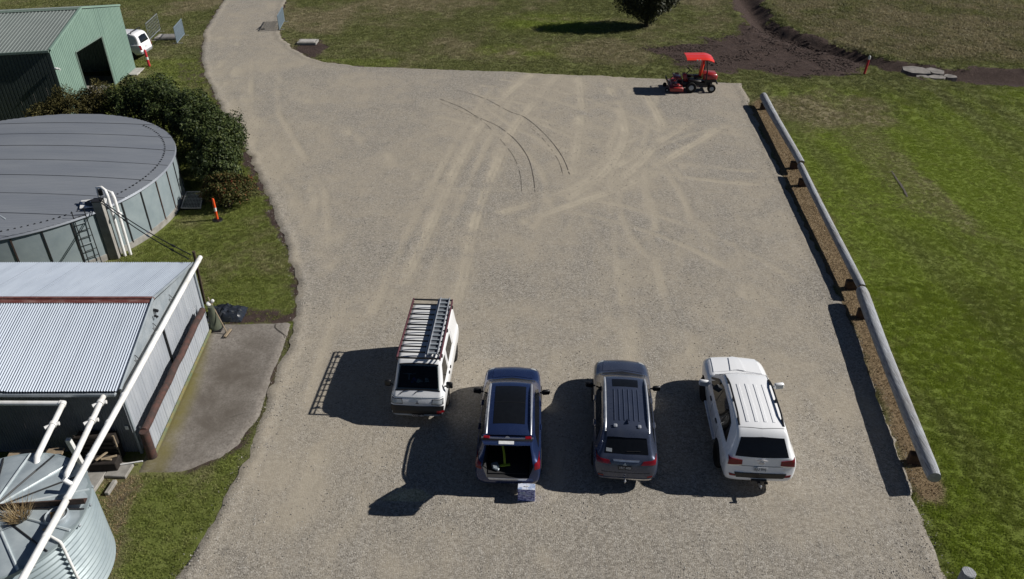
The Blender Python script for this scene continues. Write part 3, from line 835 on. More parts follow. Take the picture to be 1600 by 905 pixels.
def tri_mesh(name, V, m, rnd, parent=None):
    me = bpy.data.meshes.new(name); n = len(V); k = V.shape[1]
    off = OFF.get(parent.name, Vector()) if parent is not None else Vector()
    V = V - np.array(off)
    me.vertices.add(n * k); me.vertices.foreach_set('co', V.reshape(-1).astype(np.float32))
    me.loops.add(n * k); me.loops.foreach_set('vertex_index', np.arange(n * k, dtype=np.int32))
    me.polygons.add(n); me.polygons.foreach_set('loop_start', np.arange(0, n * k, k, dtype=np.int32))
    me.update(calc_edges=True)
    me.attributes.new('rnd', 'FLOAT', 'POINT').data.foreach_set('value', rnd.astype(np.float32))
    me.materials.append(m)
    o = bpy.data.objects.new(name, me); COL.objects.link(o)
    if parent is not None: o.parent = parent; OFF[o.name] = off
    return o
blades('dead_grass', L['deadstrip'], 90000, .045, MT['drygrass'], 3)
blades('straw_litter', L['dirt_sw'], 9000, .03, MT['drygrass'], 8)
# ---------------------------------------------------------------- buildings and tanks
def corr(mb, O, U, V, N, width, lo, hi, pitch, amp, per=6, kind='sine', ph=0.0):
    O, U, V, N = Vector(O), Vector(U).normalized(), Vector(V).normalized(), Vector(N).normalized()
    ss = []
    if kind == 'sine':
        k = max(int(round(width / pitch * per)), 1)
        ss = [(width * i / k, amp * math.cos(2 * PI * (width * i / k + ph) / pitch)) for i in range(k + 1)]
    else:       # ribbed: flat pans with narrow raised ribs
        x = 0
        while x < width - 1e-6:
            for a, h in ((0, 0), (.10, amp), (.26, amp), (.36, 0)):
                if x + a * pitch <= width: ss.append((x + a * pitch, h))
            x += pitch
        ss.append((width, 0))
    A = [O + U * s + V * (lo(s) if callable(lo) else lo) + N * h for s, h in ss]
    B = [O + U * s + V * (hi(s) if callable(hi) else hi) + N * h for s, h in ss]
    mb.strip(A, B)
    return mb

# --- corrugated iron shed
NE, FE, AP = Vector((-10.93, 16.62, 2.47)), Vector((-11.33, 23.62, 2.36)), Vector((-11.14, 20.02, 3.22))
LEN = 9.5
shed = thing('corrugated_shed', 'silver corrugated iron shed with a rusty red ridge cap beside the concrete apron', 'shed', (-11.0, 16.7, 0))
UX = Vector((-1, 0, 0))
sheetw = .77
for (eave, nm) in ((NE, 'near'), (FE, 'far')):
    d = AP - eave; d.x = 0
    k = int(LEN / sheetw)
    down = Vector((0, eave.y - AP.y, eave.z - AP.z)); ln = down.length; down.normalize()
    nrm = Vector((0, -down.z, down.y)) if nm == 'far' else Vector((0, down.z, -down.y))
    if nrm.z < 0: nrm = -nrm
    for i in range(k):
        mb = MB()
        lift = .004 * (i % 2) + random.uniform(0, .003)
        ex = random.uniform(-.012, .012)
        skew = (eave.x - AP.x) / ln
        V2 = Vector((skew * ln, eave.y - AP.y, eave.z - AP.z)); L2 = V2.length
        corr(mb, AP + UX * (i * sheetw) + nrm * (.02 + lift), UX, V2, nrm, sheetw + .02, .02, L2 + .06 + ex, .077, .019, 8)
        mb.build('roof_sheet', MT['corr'], shed, 60)
mb = MB()
for i in range(4):
    x0 = -11.05 - i * 2.4
    for sy in (-1, 1):
        mb.box((x0 - 1.2, 20.02 + sy * .085, 3.262 - .02), (2.38, .19, .012), (sy * -.2, 0, 0))
    mb.tube([(x0, 20.02, 3.275), (x0 - 2.38, 20.02, 3.275)], .035, 8)
mb.build('ridge_cap', MT['ridge'], shed, 40)
# wall sheets: gable end (towards the yard) and the near long side
gd = Vector((FE.x - NE.x, FE.y - NE.y, 0)); gl = gd.length; gu = gd.normalized(); gn = Vector((gu.y, -gu.x, 0))
def gable_top(s):
    y = NE.y + gu.y * s
    t = (y - NE.y) / (AP.y - NE.y) if y < AP.y else (FE.y - y) / (FE.y - AP.y)
    return lerp(NE.z if y < AP.y else FE.z, AP.z, max(0, min(1, t))) - .05
n = 10; w = gl / n
for i in range(n):
    mb = MB(); O = Vector((NE.x, NE.y, 0)) + gu * (i * w)
    corr(mb, O - gn * .02, gu, (0, 0, 1), gn, w - .004, .02, 2.28, w / 4, .012, 6, 'rib')
    mb.build('wall_sheet', MT['corrwall'], shed)
mb = MB()
k = 24
A = [Vector((NE.x, NE.y, 0)) + gu * (gl * i / k) + gn * .02 for i in range(k + 1)]
mb.strip([p + Vector((0, 0, 2.24)) for p in A], [p + Vector((0, 0, gable_top(gl * i / k))) for i, p in enumerate(A)])
mb.build('gable_panel', MT['galv'], shed)
mb = MB()
for e in (NE, FE):
    a, b = e + gn * .05, AP + gn * .05
    mb.tube([a + Vector((0, 0, .02)), b + Vector((0, 0, .05))], .045, 6)
mb.build('barge_capping', MT['galv'], shed, 40)
for pos_, wd in ((gl * .5, .07), (gl - .05, .1), (.06, .1)):
    mb = MB(); p = Vector((NE.x, NE.y, 1.15)) + gu * pos_ + gn * .02
    mb.box(p, (.05, wd, 2.26), (0, 0, math.atan2(gu.y, gu.x) - PI / 2), .01)
    mb.build('door_stile', MT['black'] if pos_ == gl * .5 else MT['galv'], shed)
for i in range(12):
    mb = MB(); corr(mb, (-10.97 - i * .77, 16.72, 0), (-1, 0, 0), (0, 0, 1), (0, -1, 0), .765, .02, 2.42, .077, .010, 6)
    mb.build('wall_sheet', MT['shadowsheet'], shed, 60)
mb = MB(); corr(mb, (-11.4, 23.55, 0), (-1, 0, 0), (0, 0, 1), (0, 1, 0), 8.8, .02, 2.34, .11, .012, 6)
mb.build('rear_wall', MT['shadowsheet'], shed, 60)
mb = MB(); mb.box((-15.6, 16.56, 2.36), (9.2, .12, .11), None, .02); mb.build('gutter', MT['galv'], shed)
mb = MB(); mb.box((-15.5, 20.1, .05), (8.6, 6.4, .1)); mb.build('floor_slab', MT['concrete'], shed)
for s_ in (1.35, 2.95, 4.55):
    mb = MB(); p = Vector((NE.x, NE.y, 2.44)) + gu * s_ + gn * .03
    z = Vector((0, 0, 1))
    mb.tube([p + z * .22, p + gn * .12 + z * .02, p + gn * .25 - z * .02], .012, 5)
    mb.tube([p + z * .10 - gu * .1, p + gn * .13 + z * .04], .010, 5)
    mb.build('pipe_bracket', MT['blacksteel'], shed)
mb = MB(); p = Vector((AP.x, AP.y - .15, 2.92)) + gn * .1
mb.box(p, (.18, .10, .08), (0, .3, 0), .02); mb.box(p + Vector((.06, -.17, -.1)), (.14, .07, .07), (.2, .4, 0), .02); mb.tube([p, p + Vector((.02, -.12, -.22))], .014, 5)
mb.build('floodlight', MT['black'], shed)
mb = MB(); mb.box((-10.84, 16.9, .75), (.02, .03, .28), (.35, 0, 0)); mb.build('door_handle', MT['white_band'], shed)
mb = MB(); mb.box((-11.12, 16.69, 1.0), (.10, .02, .13)); mb.build('meter_plate', MT['white_band'], shed)

# --- rusty rail wall in front of the shed doors
rail = thing('rusty_rail_barrier', 'rusty beam on a low corrugated skirt in front of the shed doors', 'barrier', (-10.6, 16.5, 0))
B0, B1 = Vector((-10.58, 16.55, 1.0)), Vector((-10.95, 22.7, .98)); bd = (B1 - B0).normalized(); bn = Vector((bd.y, -bd.x, 0))
mb = MB()
for i in range(14):
    a = B0.lerp(B1, i / 14)
mb.tube([B0.lerp(B1, i / 14) + Vector((random.uniform(-.012, .012), 0, random.uniform(-.02, .02))) for i in range(15)], .112, 10)
mb.build('beam', MT['rust'], rail, 50)
mb = MB(); mb.tube([(-10.53, 16.48, -.05), (-10.53, 16.48, 1.06)], .135, 14); mb.build('post', MT['rust'], rail, 40)
mb = MB(); mb.box((-10.97, 22.74, .5), (.12, .12, 1.0), None, .01); mb.build('post', MT['rustdark'], rail)
k = 9; w = (B1 - B0).length / k
for i in range(k):
    mb = MB(); O = B0 + bd * (i * w) + bn * .07; O.z = 0
    corr(mb, O, bd, (0, 0, 1), bn, w - .01, .06, .93, w / 4, .014, 6, 'rib')
    mb.build('skirt_sheet', MT['corrwall'], rail)
MT['greenrail'] = mat('mossy_green_rail', (.10, .14, .08), (.2, .16, .06), 4, .7)
mb = MB(); a = B0 + bn * .115; b = B1 + bn * .115; a.z = b.z = .13; mb.tube([a, b], .05, 6); mb.build('bottom_rail', MT['greenrail'], rail)

# --- water pipes
def pipe_thing(name, label, runs, r, extras=None, m='pvc', group='white water pipes at the shed', cat='pipe'):
    t = thing(name, label, cat, runs[0][0], 0, group)
    for q in runs:
        mb = MB(); mb.tube(q, r, 12); mb.build('pipe_run', MT[m], t, 50)
    for nm, mbx in (extras or []): mbx.build(nm, MT[m], t, 50)
    return t
P0, P1 = Vector((-11.13, 23.95, 2.42)), Vector((-10.32, 10.2, 2.52))
ex = []
for f in (.02, .34, .55, .63, .72, .82, .9):
    mb = MB(); c = P0.lerp(P1, f); d = (P1 - P0).normalized() * .05; mb.tube([c - d, c + d], .092, 12); ex.append(('pipe_joint', mb))
mb = MB(); c = P0.lerp(P1, .79); mb.tube([c, c + Vector((-.16, .02, .13)), c + Vector((-.20, .02, .2))], [.06, .06, .075], 10); ex.append(('stub', mb))
pipe_thing('water_pipe', 'longest white pipe running from the shed corner over the small tank', [[P0, P0.lerp(P1, .5) + Vector((.02, 0, .01)), P1]], .082, ex)
def clampy(c, d):
    mb = MB(); d = Vector(d).normalized(); sx = d.cross(Vector((0, 0, 1))).normalized()
    mb.tube([c - d * .06, c + d * .06], .10, 12)
    mb.tube([c - sx * .16 - d * .02, c, c + sx * .17 + d * .12], .055, 8); return mb
a, b = Vector((-11.32, 16.45, 2.36)), Vector((-10.95, 13.6, 2.36))
pipe_thing('water_pipe', 'short white pipe dropping from the gutter corner beside the longest pipe', [[(-11.36, 16.62, 2.30), a, b, b + Vector((.02, -.12, -.1))]], .075,
           [('pipe_tee', clampy(a.lerp(b, .33), b - a)), ('pipe_tee', clampy(a.lerp(b, .08), b - a))])
c = Vector((-12.42, 16.36, 2.22)); d = Vector((-12.0, 14.2, 2.34))
mb = MB(); mb.tube([c + Vector((-.08, 0, 0)), c, c + (d - c) * .05], .09, 12)
t = pipe_thing('water_pipe', 'white pipe with an elbow reaching from the wall to the tank top', [[c, d, d + Vector((.03, -.15, -.12))]], .075,
           [('pipe_elbow', mb), ('pipe_tee', clampy(c.lerp(d, .42), d - c))])
mb = MB(); mb.tube([c, c + Vector((-6, 0, .03))], .07, 12); mb.build('pipe_run', MT['pvc'], t, 50)

# --- small rainwater tank, near left
st = thing('rainwater_tank', 'small round corrugated tank with a radial seamed roof near the shed', 'tank', (SC[0], SC[1], 0), 0)
prof = []
H = 2.17
k = int(H / .165 * 10)
for i in range(k + 1):
    z = H * i / k
    prof.append((SR - .02 + .034 * math.cos(2 * PI * z / .165), z))
mb = MB(); mb.lathe(prof, (SC[0], SC[1], .02), 72); mb.build('wall', MT['tankwall'], st, 60)
mb = MB(); mb.lathe([(SR - .04, H), (SR + .015, H + .0), (SR + .02, H + .045), (SR - .05, H + .045)], (SC[0], SC[1], .02), 72); mb.build('rim', MT['tankwall'], st, 40)
AZ = 2.44
NW = 20
MT['tankwall_pale'] = mat('pale_zinc_seam', (.56, .61, .63), (.44, .50, .52), 3, .45, .2)
def roofp(r, a, up=0): return (SC[0] + r * math.cos(a), SC[1] + r * math.sin(a), AZ - (AZ - H - .05) * (r / SR) ** 1.15 + up)
for i in range(NW):
    a0 = 2 * PI * (i + .04) / NW + .1; a1 = 2 * PI * (i + .96) / NW + .1
    mb = MB(); rows = [.12, .6, 1.1, 1.6, SR - .03]
    V = []; F = []
    for q, r_ in enumerate(rows):
        for j in range(4):
            a = lerp(a0, a1, j / 3); V.append(roofp(r_, a, .012 * math.sin(PI * j / 3)))
    for q in range(4):
        for j in range(3): F.append((q * 4 + j, q * 4 + j + 1, (q + 1) * 4 + j + 1, (q + 1) * 4 + j))
    mb.add(V, F); mb.build('roof_panel', MT['tanklid'], st, 60)
for i in range(NW):
    a = 2 * PI * i / NW + .1; mb = MB()
    w = .018
    for q in range(3):
        r0, r1 = lerp(.1, SR - .02, q / 3), lerp(.1, SR - .02, (q + 1) / 3)
        pa, pb = Vector(roofp(r0, a, .016)), Vector(roofp(r1, a, .016))
        mb.tube([pa, pb], .034 if i % 2 else .022, 6)
    mb.build('roof_seam', MT['tankwall_pale'] if i % 2 else MT['blacksteel'], st, 60)
mb = MB(); mb.lathe([(0, .06), (.16, .05), (.2, 0)], (SC[0], SC[1], AZ - .02), 16); mb.build('roof_cap', MT['rustdark'], st, 50)
mb = MB(); hc = Vector((-10.55, 12.28, 2.33))
mb.lathe([(.25, -.08), (.27, .06), (.24, .10), (.22, .06), (0, .05)], hc, 24); hat = mb.build('hatch_ring', MT['galv'], st, 50)
for i in range(11):
    a = -1.0 + i * .30; mb = MB(); mb.box((SC[0] + (SR + .03) * math.cos(a), SC[1] + (SR + .03) * math.sin(a), H - .03), (.05, .06, .07), (0, 0, a), .01); mb.build('roof_clip', MT['galv'], st)
tp = [(-10.42, 11.72, 2.33), (-10.18, 11.62, 2.27)]
a = math.atan2(11.6 - SC[1], -10.15 - SC[0])
ov = [(SC[0] + (SR + .07) * math.cos(a), SC[1] + (SR + .07) * math.sin(a), z) for z in (2.22, 1.2, .1)]
mb = MB(); mb.tube([tp[0], tp[1]] + ov, .035, 8); mb.build('overflow_pipe', MT['pvc'], st, 50)
bm_ = thing('rusty_beam', 'rusty steel angle laid across the small tank roof', 'beam', (-11.9, 12.4, 2.5))
mb = MB(); A, B = Vector((-13.2, 12.28, 2.54)), Vector((-10.08, 12.74, 2.36)); dv = (B - A)
R = dv.to_track_quat('X', 'Z').to_matrix()
mb.box(A.lerp(B, .5), (dv.length, .17, .02), R); mb.build('flange', MT['rust'], bm_)
mb = MB(); mb.box(A.lerp(B, .5) + R @ Vector((0, -.08, .075)), (dv.length, .02, .16), R); mb.build('web', MT['rustdark'], bm_)
mb = MB(); mb.box(hc + Vector((.0, .02, .085)), (.25, .17, .07), (0, 0, .5), .01); tag(mb.build('brick', mat('orange_brick', (.36, .20, .06), (.25, .13, .05), 8, .9)), 'ochre brick lying on the hatch of the small tank', 'brick')
stk = thing('wooden_stick', 'short pale stick lying beside the tank hatch', 'stick', (-10.45, 12.05, 2.3))
mb = MB(); mb.tube([(-10.5, 12.22, 2.42), (-10.62, 11.92, 2.38)], .018, 6); mb.build('shaft', MT['wood'], stk); mb = MB(); mb.box((-10.63, 11.88, 2.38), (.08, .06, .06), (0, 0, .6), .02); mb.build('head', MT['wood'], stk)
def grass_clump(name, label, c, n, h, m, seed, spread=.12):
    r = np.random.default_rng(seed); a = r.uniform(0, 6.28, n); d = spread * np.sqrt(r.uniform(0, 1, n)); la = a + r.uniform(-.8, .8, n); hh = h * r.uniform(.4, 1.2, n); ln = hh * r.uniform(.2, 1.0, n)
    X = c[0] + d * np.cos(a); Y = c[1] + d * np.sin(a); Z = np.full(n, c[2]); w = .008; b = r.uniform(0, 6.28, n)
    V = np.empty((n, 3, 3)); V[:, 0] = np.stack([X - w * np.cos(b), Y - w * np.sin(b), Z], -1); V[:, 1] = np.stack([X + w * np.cos(b), Y + w * np.sin(b), Z], -1)
    V[:, 2] = np.stack([X + ln * np.cos(la), Y + ln * np.sin(la), Z + hh], -1)
    o = tri_mesh(name, V, m, np.repeat(r.uniform(0, 1, n), 3)); return tag(o, label, 'grass tuft')
grass_clump('grass_tuft', 'dry straw tuft growing on the roof of the small tank', (-11.35, 12.2, 2.40), 260, .42, MT['drygrass'], 4, .2)

# --- big water tank
bt = thing('water_tank', 'large round zinc water tank with a grey corrugated roof', 'tank', (TC[0], TC[1], 0))
NP = 40; HT = 2.22
for i in range(NP):
    a0, a1 = 2 * PI * i / NP + .02, 2 * PI * (i + 1) / NP + .02
    if math.cos((a0 + a1) / 2 + .9) < -.35: continue
    mb = MB()
    for (z0, z1, up) in ((.26, .86, .006), (.85, HT, 0.0)):
        V = []
        for z in (z0, z1):
            for j in range(4): a = lerp(a0, a1, j / 3); V.append((TC[0] + (TR + up) * math.cos(a), TC[1] + (TR + up) * math.sin(a), z))
        mb.add(V, [(j, j + 1, j + 5, j + 4) for j in range(3)])
    mb.build('wall_panel', MT['tankwall'], bt, 60)
    mb = MB(); mb.box((TC[0] + (TR + .02) * math.cos(a0), TC[1] + (TR + .02) * math.sin(a0), 1.2), (.03, .055, 1.95), (0, 0, a0)); mb.build('seam_strip', MT['rustdark'] if i % 3 == 0 else MT['blacksteel'], bt)
mb = MB(); mb.lathe([(TR + .015, 0), (TR + .03, .28), (TR - .02, .30)], (TC[0], TC[1], 0), 96); mb.build('footing', MT['concrete'], bt, 40)
mb = MB(); mb.lathe([(TR - .02, HT - .01), (TR + .09, HT - .07), (TR + .095, HT - .055), (TR + .05, HT + .03)], (TC[0], TC[1], 0), 96); mb.build('roof_flashing', MT['tankroof'], bt, 40)
RS = TR + .07
def rz_(x, y): return HT + .03 + .30 * (1 - ((x - TC[0]) ** 2 + (y - TC[1]) ** 2) / RS ** 2)
nst = 17; wst = 2 * RS / nst
for i in range(nst):
    y0 = TC[1] - RS + i * wst; y1 = y0 + wst + .015
    k = 26; rows = [lerp(y0, y1, j / k) for j in range(k + 1)]
    V = []; F = []; NXs = 16
    for j, y in enumerate(rows):
        yc = min(max(y, TC[1] - RS + .002), TC[1] + RS - .002)
        hw = math.sqrt(max(RS ** 2 - (yc - TC[1]) ** 2, .0004))
        for q in range(NXs + 1):
            x = TC[0] - hw + 2 * hw * q / NXs
            V.append((x, yc, rz_(x, yc) + .010 * math.cos(2 * PI * (yc) / .13) + .010 * (i % 2) + (.009 if j < 3 else 0)))
    for j in range(k):
        for q in range(NXs): F.append((j * (NXs + 1) + q, j * (NXs + 1) + q + 1, (j + 1) * (NXs + 1) + q + 1, (j + 1) * (NXs + 1) + q))
    mb = MB(); mb.add(V, F); mb.build('roof_sheet', MT['tankroof'], bt, 60)
mb = MB()
for i in range(90):
    a = -2.2 + i * .035; x, y = TC[0] + (RS - .45) * math.cos(a), TC[1] + (RS - .45) * math.sin(a)
    mb.box((x, y, rz_(x, y) + .02), (.06, .06, .03), (0, 0, a))
o = mb.build('roof_screw', MT['blacksteel'], bt); o['kind'] = 'stuff'
# hatch
hx, hy = -16.95, 28.35; hz = rz_(hx, hy) + .03
ha = thing('roof_hatch', 'square white roof hatch with a round black opening on the large tank', 'hatch', (hx, hy, hz))
mb = MB(); mb.box((hx, hy, hz + .03), (.95, .72, .06), (0, .04, .35), .01); mb.build('frame', MT['white_band'], ha)
mb = MB(); mb.lathe([(.0, .082), (.31, .082), (.33, .05)], (hx, hy, hz), 24); mb.build('opening', MT['black'], ha, 40)
mb = MB(); mb.tube([(hx - .1, hy, hz + .09), (hx + .05, hy - .1, hz + .12), (hx + .18, hy - .06, hz + .09)], .03, 6); mb.build('latch', MT['silver'], ha)
# column, riser pipes, ladder
ca = math.atan2(28.35 - TC[1], -16.45 - TC[0])
col = thing('pipe_column', 'dark square column standing against the large tank', 'column', (-16.52, 28.02, 0))
mb = MB(); mb.box((-16.55, 28.02, 1.32), (.36, .34, 2.64), (0, 0, .12), .01); mb.build('shaft', MT['concrete'], col)
mb = MB(); mb.box((-16.55, 28.02, 2.66), (.40, .38, .04), (0, 0, .12), .01); mb.build('cap', MT['blacksteel'], col)
rp = thing('riser_pipe', 'tall white pipe arching over the large tank edge from the ground', 'pipe', (-16.22, 28.22, 0), 0, 'white riser pipes at the large tank')
mb = MB(); mb.tube([(-16.22, 28.16, -.02), (-16.2, 28.2, 2.75), (-16.25, 28.25, 2.98), (-16.42, 28.35, 3.06), (-16.66, 28.45, 3.0), (-16.7, 28.47, 2.5)], .062, 12); mb.build('pipe_run', MT['pvc'], rp, 50)
mb = MB(); mb.tube([(-16.5, 28.3, 2.75), (-16.5, 28.3, 2.98)], .09, 10); mb.build('valve', MT['black'], rp, 50)
rp = thing('riser_pipe', 'lower white pipe standing to the right of the arched riser', 'pipe', (-16.05, 28.32, 0), 0, 'white riser pipes at the large tank')
mb = MB(); mb.tube([(-16.04, 28.28, -.02), (-16.02, 28.32, 2.6), (-16.1, 28.4, 2.8), (-16.3, 28.5, 2.82), (-16.5, 28.6, 2.5)], .062, 12); mb.build('pipe_run', MT['pvc'], rp, 50)
mb = MB(); mb.tube([(-16.04, 28.24, 1.95), (-15.85, 28.12, 2.0)], .075, 10); mb.build('pipe_tee', MT['pvc'], rp, 50)
ld = thing('tank_ladder', 'black steel ladder fixed to the large tank beside the column', 'ladder', (-17.0, 27.7, 0))
la0, la1 = Vector((-17.20, 27.16, 0)), Vector((-16.88, 27.48, 0))
for q in (la0, la1):
    mb = MB(); mb.tube([q, q + Vector((-.05, .07, 2.55))], .022, 6); mb.build('stile', MT['blacksteel'], ld)
for i in range(8):
    f = (i + .6) / 8.6; mb = MB(); o_ = Vector((-.05, .07, 2.55)) * f; mb.tube([la0 + o_, la1 + o_], .016, 6); mb.build('rung', MT['blacksteel' if i % 3 else 'galv'], ld)
for nm, dy in (('upper of the two thin rods from the large tank column to the shed corner', 0), ('lower of the two thin rods from the large tank column to the shed corner', 1)):
    a = Vector((-16.45 + dy * .1, 28.0 - dy * .1, 2.70 - dy * .12)); b = Vector((-11.33 - dy * .06, 23.72 - dy * .12, 2.66 - dy * .10))
    c = thing('stay_rod', nm, 'stay rod', a, 0, 'rods between tank and shed')
    mb = MB(); mb.tube([a.lerp(b, i / 8) - Vector((0, 0, .16 * math.sin(PI * i / 8))) for i in range(9)], .02, 6); mb.build('rod', MT['blacksteel'], c, 50)
    for f in (.28, .55, .82):
        mb = MB(); p = a.lerp(b, f) - Vector((0, 0, .16 * math.sin(PI * f))); dd_ = (b - a).normalized() * .09; mb.tube([p - dd_, p + dd_], .038, 6); mb.build('coupling', MT['blacksteel' if f != .55 else 'silver'], c)
po = thing('stay_post', 'dark timber post holding the end of the white pipe behind the shed', 'post', (-11.72, 24.6, 0))
mb = MB(); mb.tube([(-11.7, 24.6, -.1), (-11.35, 24.02, 2.62)], .055, 8); mb.build('shaft', MT['brown'], po, 50)
fa = thing('roof_tap', 'bent grey tap pipe on the left rim of the large tank', 'tap', (-19.9, 26.5, 2.3))
mb = MB(); z0 = 2.35; mb.tube([(-19.95, 26.1, z0), (-19.85, 26.45, z0 + .28), (-19.65, 26.6, z0 + .36), (-19.45, 26.55, z0 + .22)], .04, 8); mb.build('spout', MT['galv'], fa, 50)
mb = MB(); mb.lathe([(.09, 0), (.07, .06), (0, .08)], (-19.95, 26.1, 2.32), 12); mb.build('flange', MT['white_band'], fa, 50)
gc = thing('drain_grate', 'pale framed mesh cover propped beside the large tank and the shrubs', 'grate', (-14.95, 32.9, 0))
Q = [Vector((-15.32, 32.3, .12)), Vector((-14.42, 32.3, .12)), Vector((-14.75, 33.65, .3)), Vector((-15.5, 33.65, .3))]
mb = MB()
for i in range(4): mb.tube([Q[i], Q[(i + 1) % 4]], .028, 6)
mb.build('frame', MT['kerbstone'], gc)
mb = MB()
for i in range(1, 12):
    f = i / 12; mb.tube([Q[0].lerp(Q[1], f), Q[3].lerp(Q[2], f)], .006, 4); mb.tube([Q[0].lerp(Q[3], f), Q[1].lerp(Q[2], f)], .006, 4)
o = mb.build('mesh', MT['meshsteel'], gc)
mb = MB(); mb.box((-14.97, 32.95, .08), (.8, 1.2, .1), (.13, 0, 0)); mb.build('well_cover', MT['darkwood'], gc)
STK = (-13.33, 31.3)
def bollard(name, label, x, y, h, cm, group=None, tilt=(0, 0), base=True, bandpos=.62, r=.055):
    t = thing(name, label, 'bollard', (x, y, 0), 0, group)
    T = Vector((tilt[0], tilt[1], h))
    P = lambda f: Vector((x, y, .03)) + T * f
    mb = MB(); mb.tube([P(0), P(bandpos)], [r * 1.1, r], 12); mb.build('lower_post', MT[cm], t, 50)
    mb = MB(); mb.tube([P(bandpos), P(bandpos + .16)], r * 1.04, 12); mb.build('reflective_band', MT['white_band'], t, 50)
    mb = MB(); mb.tube([P(bandpos + .16), P(.94), P(1.0)], [r, r, r * .6], 12); mb.build('upper_post', MT['white_band' if bandpos == .80 else cm], t, 50)
    if base:
        mb = MB(); mb.lathe([(.24, 0), (.22, .06), (.1, .09), (0, .09)], (x, y, 0), 16); mb.build('base', MT['black'], t, 50)
    return t
bollard('bollard', 'orange plastic bollard on a black base in front of the shrubs', STK[0], STK[1], 1.08, 'bollard_orange', bandpos=.42)
bollard('bollard', 'red pipe bollard with a white top beside the drain ditch', 23.99, 52.5, 1.22, 'bollard_red', tilt=(.1, 0), base=False, bandpos=.80, r=.075)
bollard('bollard', 'red and white pipe bollard at the corner of the green shed', -25.36, 54.2, 1.15, 'bollard_red', base=False, tilt=(-.05, 0), bandpos=.4, r=.085)

# --- green shed
gs = thing('green_shed', 'green steel shed with a dark doorway in its ribbed gable wall', 'shed', (-26.1, 48.9, 0))
RX = Vector((-1, -.21, 0)).normalized()
GL, GR, GA = Vector((-26.05, 44.1, 4.0)), Vector((-26.12, 53.64, 4.25)), Vector((-26.1, 48.75, 5.2))
gu2 = Vector((0, 1, 0)); gn2 = Vector((1, 0, 0))
def gtop(y):
    return (lerp(GL.z, GA.z, (y - GL.y) / (GA.y - GL.y)) if y < GA.y else lerp(GA.z, GR.z, (y - GA.y) / (GR.y - GA.y))) - .03
D0, D1, DH = 46.7, 50.2, 3.15
n = 13; w = (GR.y - GL.y) / n
for i in range(n):
    y0 = GL.y + i * w; y1 = y0 + w
    segs = []
    for a, b in ((y0, min(y1, D0)), (max(y0, D1), y1)):
        if b > a + .02: segs.append((a, b, 0.0))
    a, b = max(y0, D0), min(y1, D1)
    if b > a + .02: segs.append((a, b, DH))
    mb = MB()
    for a, b, lo in segs:
        corr(mb, (-26.08, a, 0), (0, 1, 0), (0, 0, 1), (1, 0, 0), b - a, lo, (lambda s, a=a: gtop(a + s)), .19, .028, 6, 'rib')
    mb.build('wall_sheet', MT['greenwall'], gs)
for nm, e in (('roof_sheet', GL), ('roof_sheet', GR)):
    V2 = e - GA; L2 = V2.length; N2 = RX.cross(V2).normalized()
    if N2.z < 0: N2 = -N2
    for i in range(14):
        mb = MB(); corr(mb, GA + RX * (i * .77) + N2 * (.03 + .004 * (i % 2)), RX, V2, N2, .78, .05, L2 + .1, .19, .03, 6, 'rib'); mb.build('roof_sheet', MT['greenroof'], gs)
mb = MB()
for e in (GL, GR):
    d = (e - GA).normalized()
    mb.add([GA + d * 0 + Vector((0, 0, .09)), GA + RX * 11 + Vector((0, 0, .09)), GA + RX * 11 + d * .28 + Vector((0, 0, .085)), GA + d * .28 + Vector((0, 0, .085))], [(0, 1, 2, 3)])
mb.build('ridge_cap', MT['greentrim'], gs)
mb = MB()
for e in (GL, GR):
    a, b = e + gn2 * .04 + Vector((0, 0, .03)), GA + gn2 * .04 + Vector((0, 0, .06)); dv = b - a
    mb.box(a.lerp(b, .5), (dv.length + .05, .14, .10), dv.to_track_quat('X', 'Z').to_matrix())
mb.build('barge_capping', MT['greenwall'], gs)
for e in (GL, GR):
    mb = MB(); a = e + Vector((0, -.1 if e is GL else .1, -.02)); b = a + RX * 10.8; dv = b - a; mb.box(a.lerp(b, .5), (dv.length, .13, .12), dv.to_track_quat('X', 'Z').to_matrix()); mb.build('gutter', MT['greentrim'], gs)
MT['greenshaded'] = mat('shaded_green_sheet', (.05, .065, .06), (.04, .052, .05), .8, .5, world=True)  # green sheet again, with the shaded side wall's darkness put into the colour
n = 14
for i in range(n):
    mb = MB(); O = Vector((GL.x - .03, GL.y, 0)) + RX * (i * .77); corr(mb, O, RX, (0, 0, 1), Vector((RX.y, -RX.x, 0)), .765, 0, 3.95, .19, .028, 6, 'rib'); mb.build('wall_sheet', MT['greenshaded'], gs)
mb = MB(); O = Vector((GR.x - .03, GR.y, 0)); corr(mb, O, RX, (0, 0, 1), Vector((-RX.y, RX.x, 0)), 10.7, 0, 4.2, .19, .028, 6, 'rib'); mb.build('side_wall', MT['greenwall'], gs)
O = GL + RX * 10.7; mb = MB(); mb.add([(O.x, O.y, 0), (O.x, O.y + 9.5, 0), (O.x, O.y + 9.5, 4.2), (O.x, O.y + 4.6, 5.2), (O.x, O.y, 4)], [(0, 1, 2, 3, 4)]); mb.build('rear_wall', MT['greenwall'], gs)
mb = MB()
for a, b in (((D0, 0), (D0, DH)), ((D1, 0), (D1, DH)), ((D0, DH), (D1, DH))):
    p, q = Vector((-26.05, a[0], a[1])), Vector((-26.05, b[0], b[1])); mb.tube([p, q], .05, 4)
mb.build('door_frame', MT['greentrim'], gs)
mb = MB(); mb.box((-31.2, 48, .03), (9.8, 8.0, .05)); mb.build('floor_slab', MT['concrete'], gs)
sl = mb = MB(); mb.box((GL.x + .1, GL.y - .08, 3.0), (.2, .12, .12), None, .03); mb.tube([(GL.x + .2, GL.y - .05, 3.0), (GL.x + .34, GL.y - .12, 2.95)], .05, 8); mb.build('security_light', MT['white_band'], gs, 40)
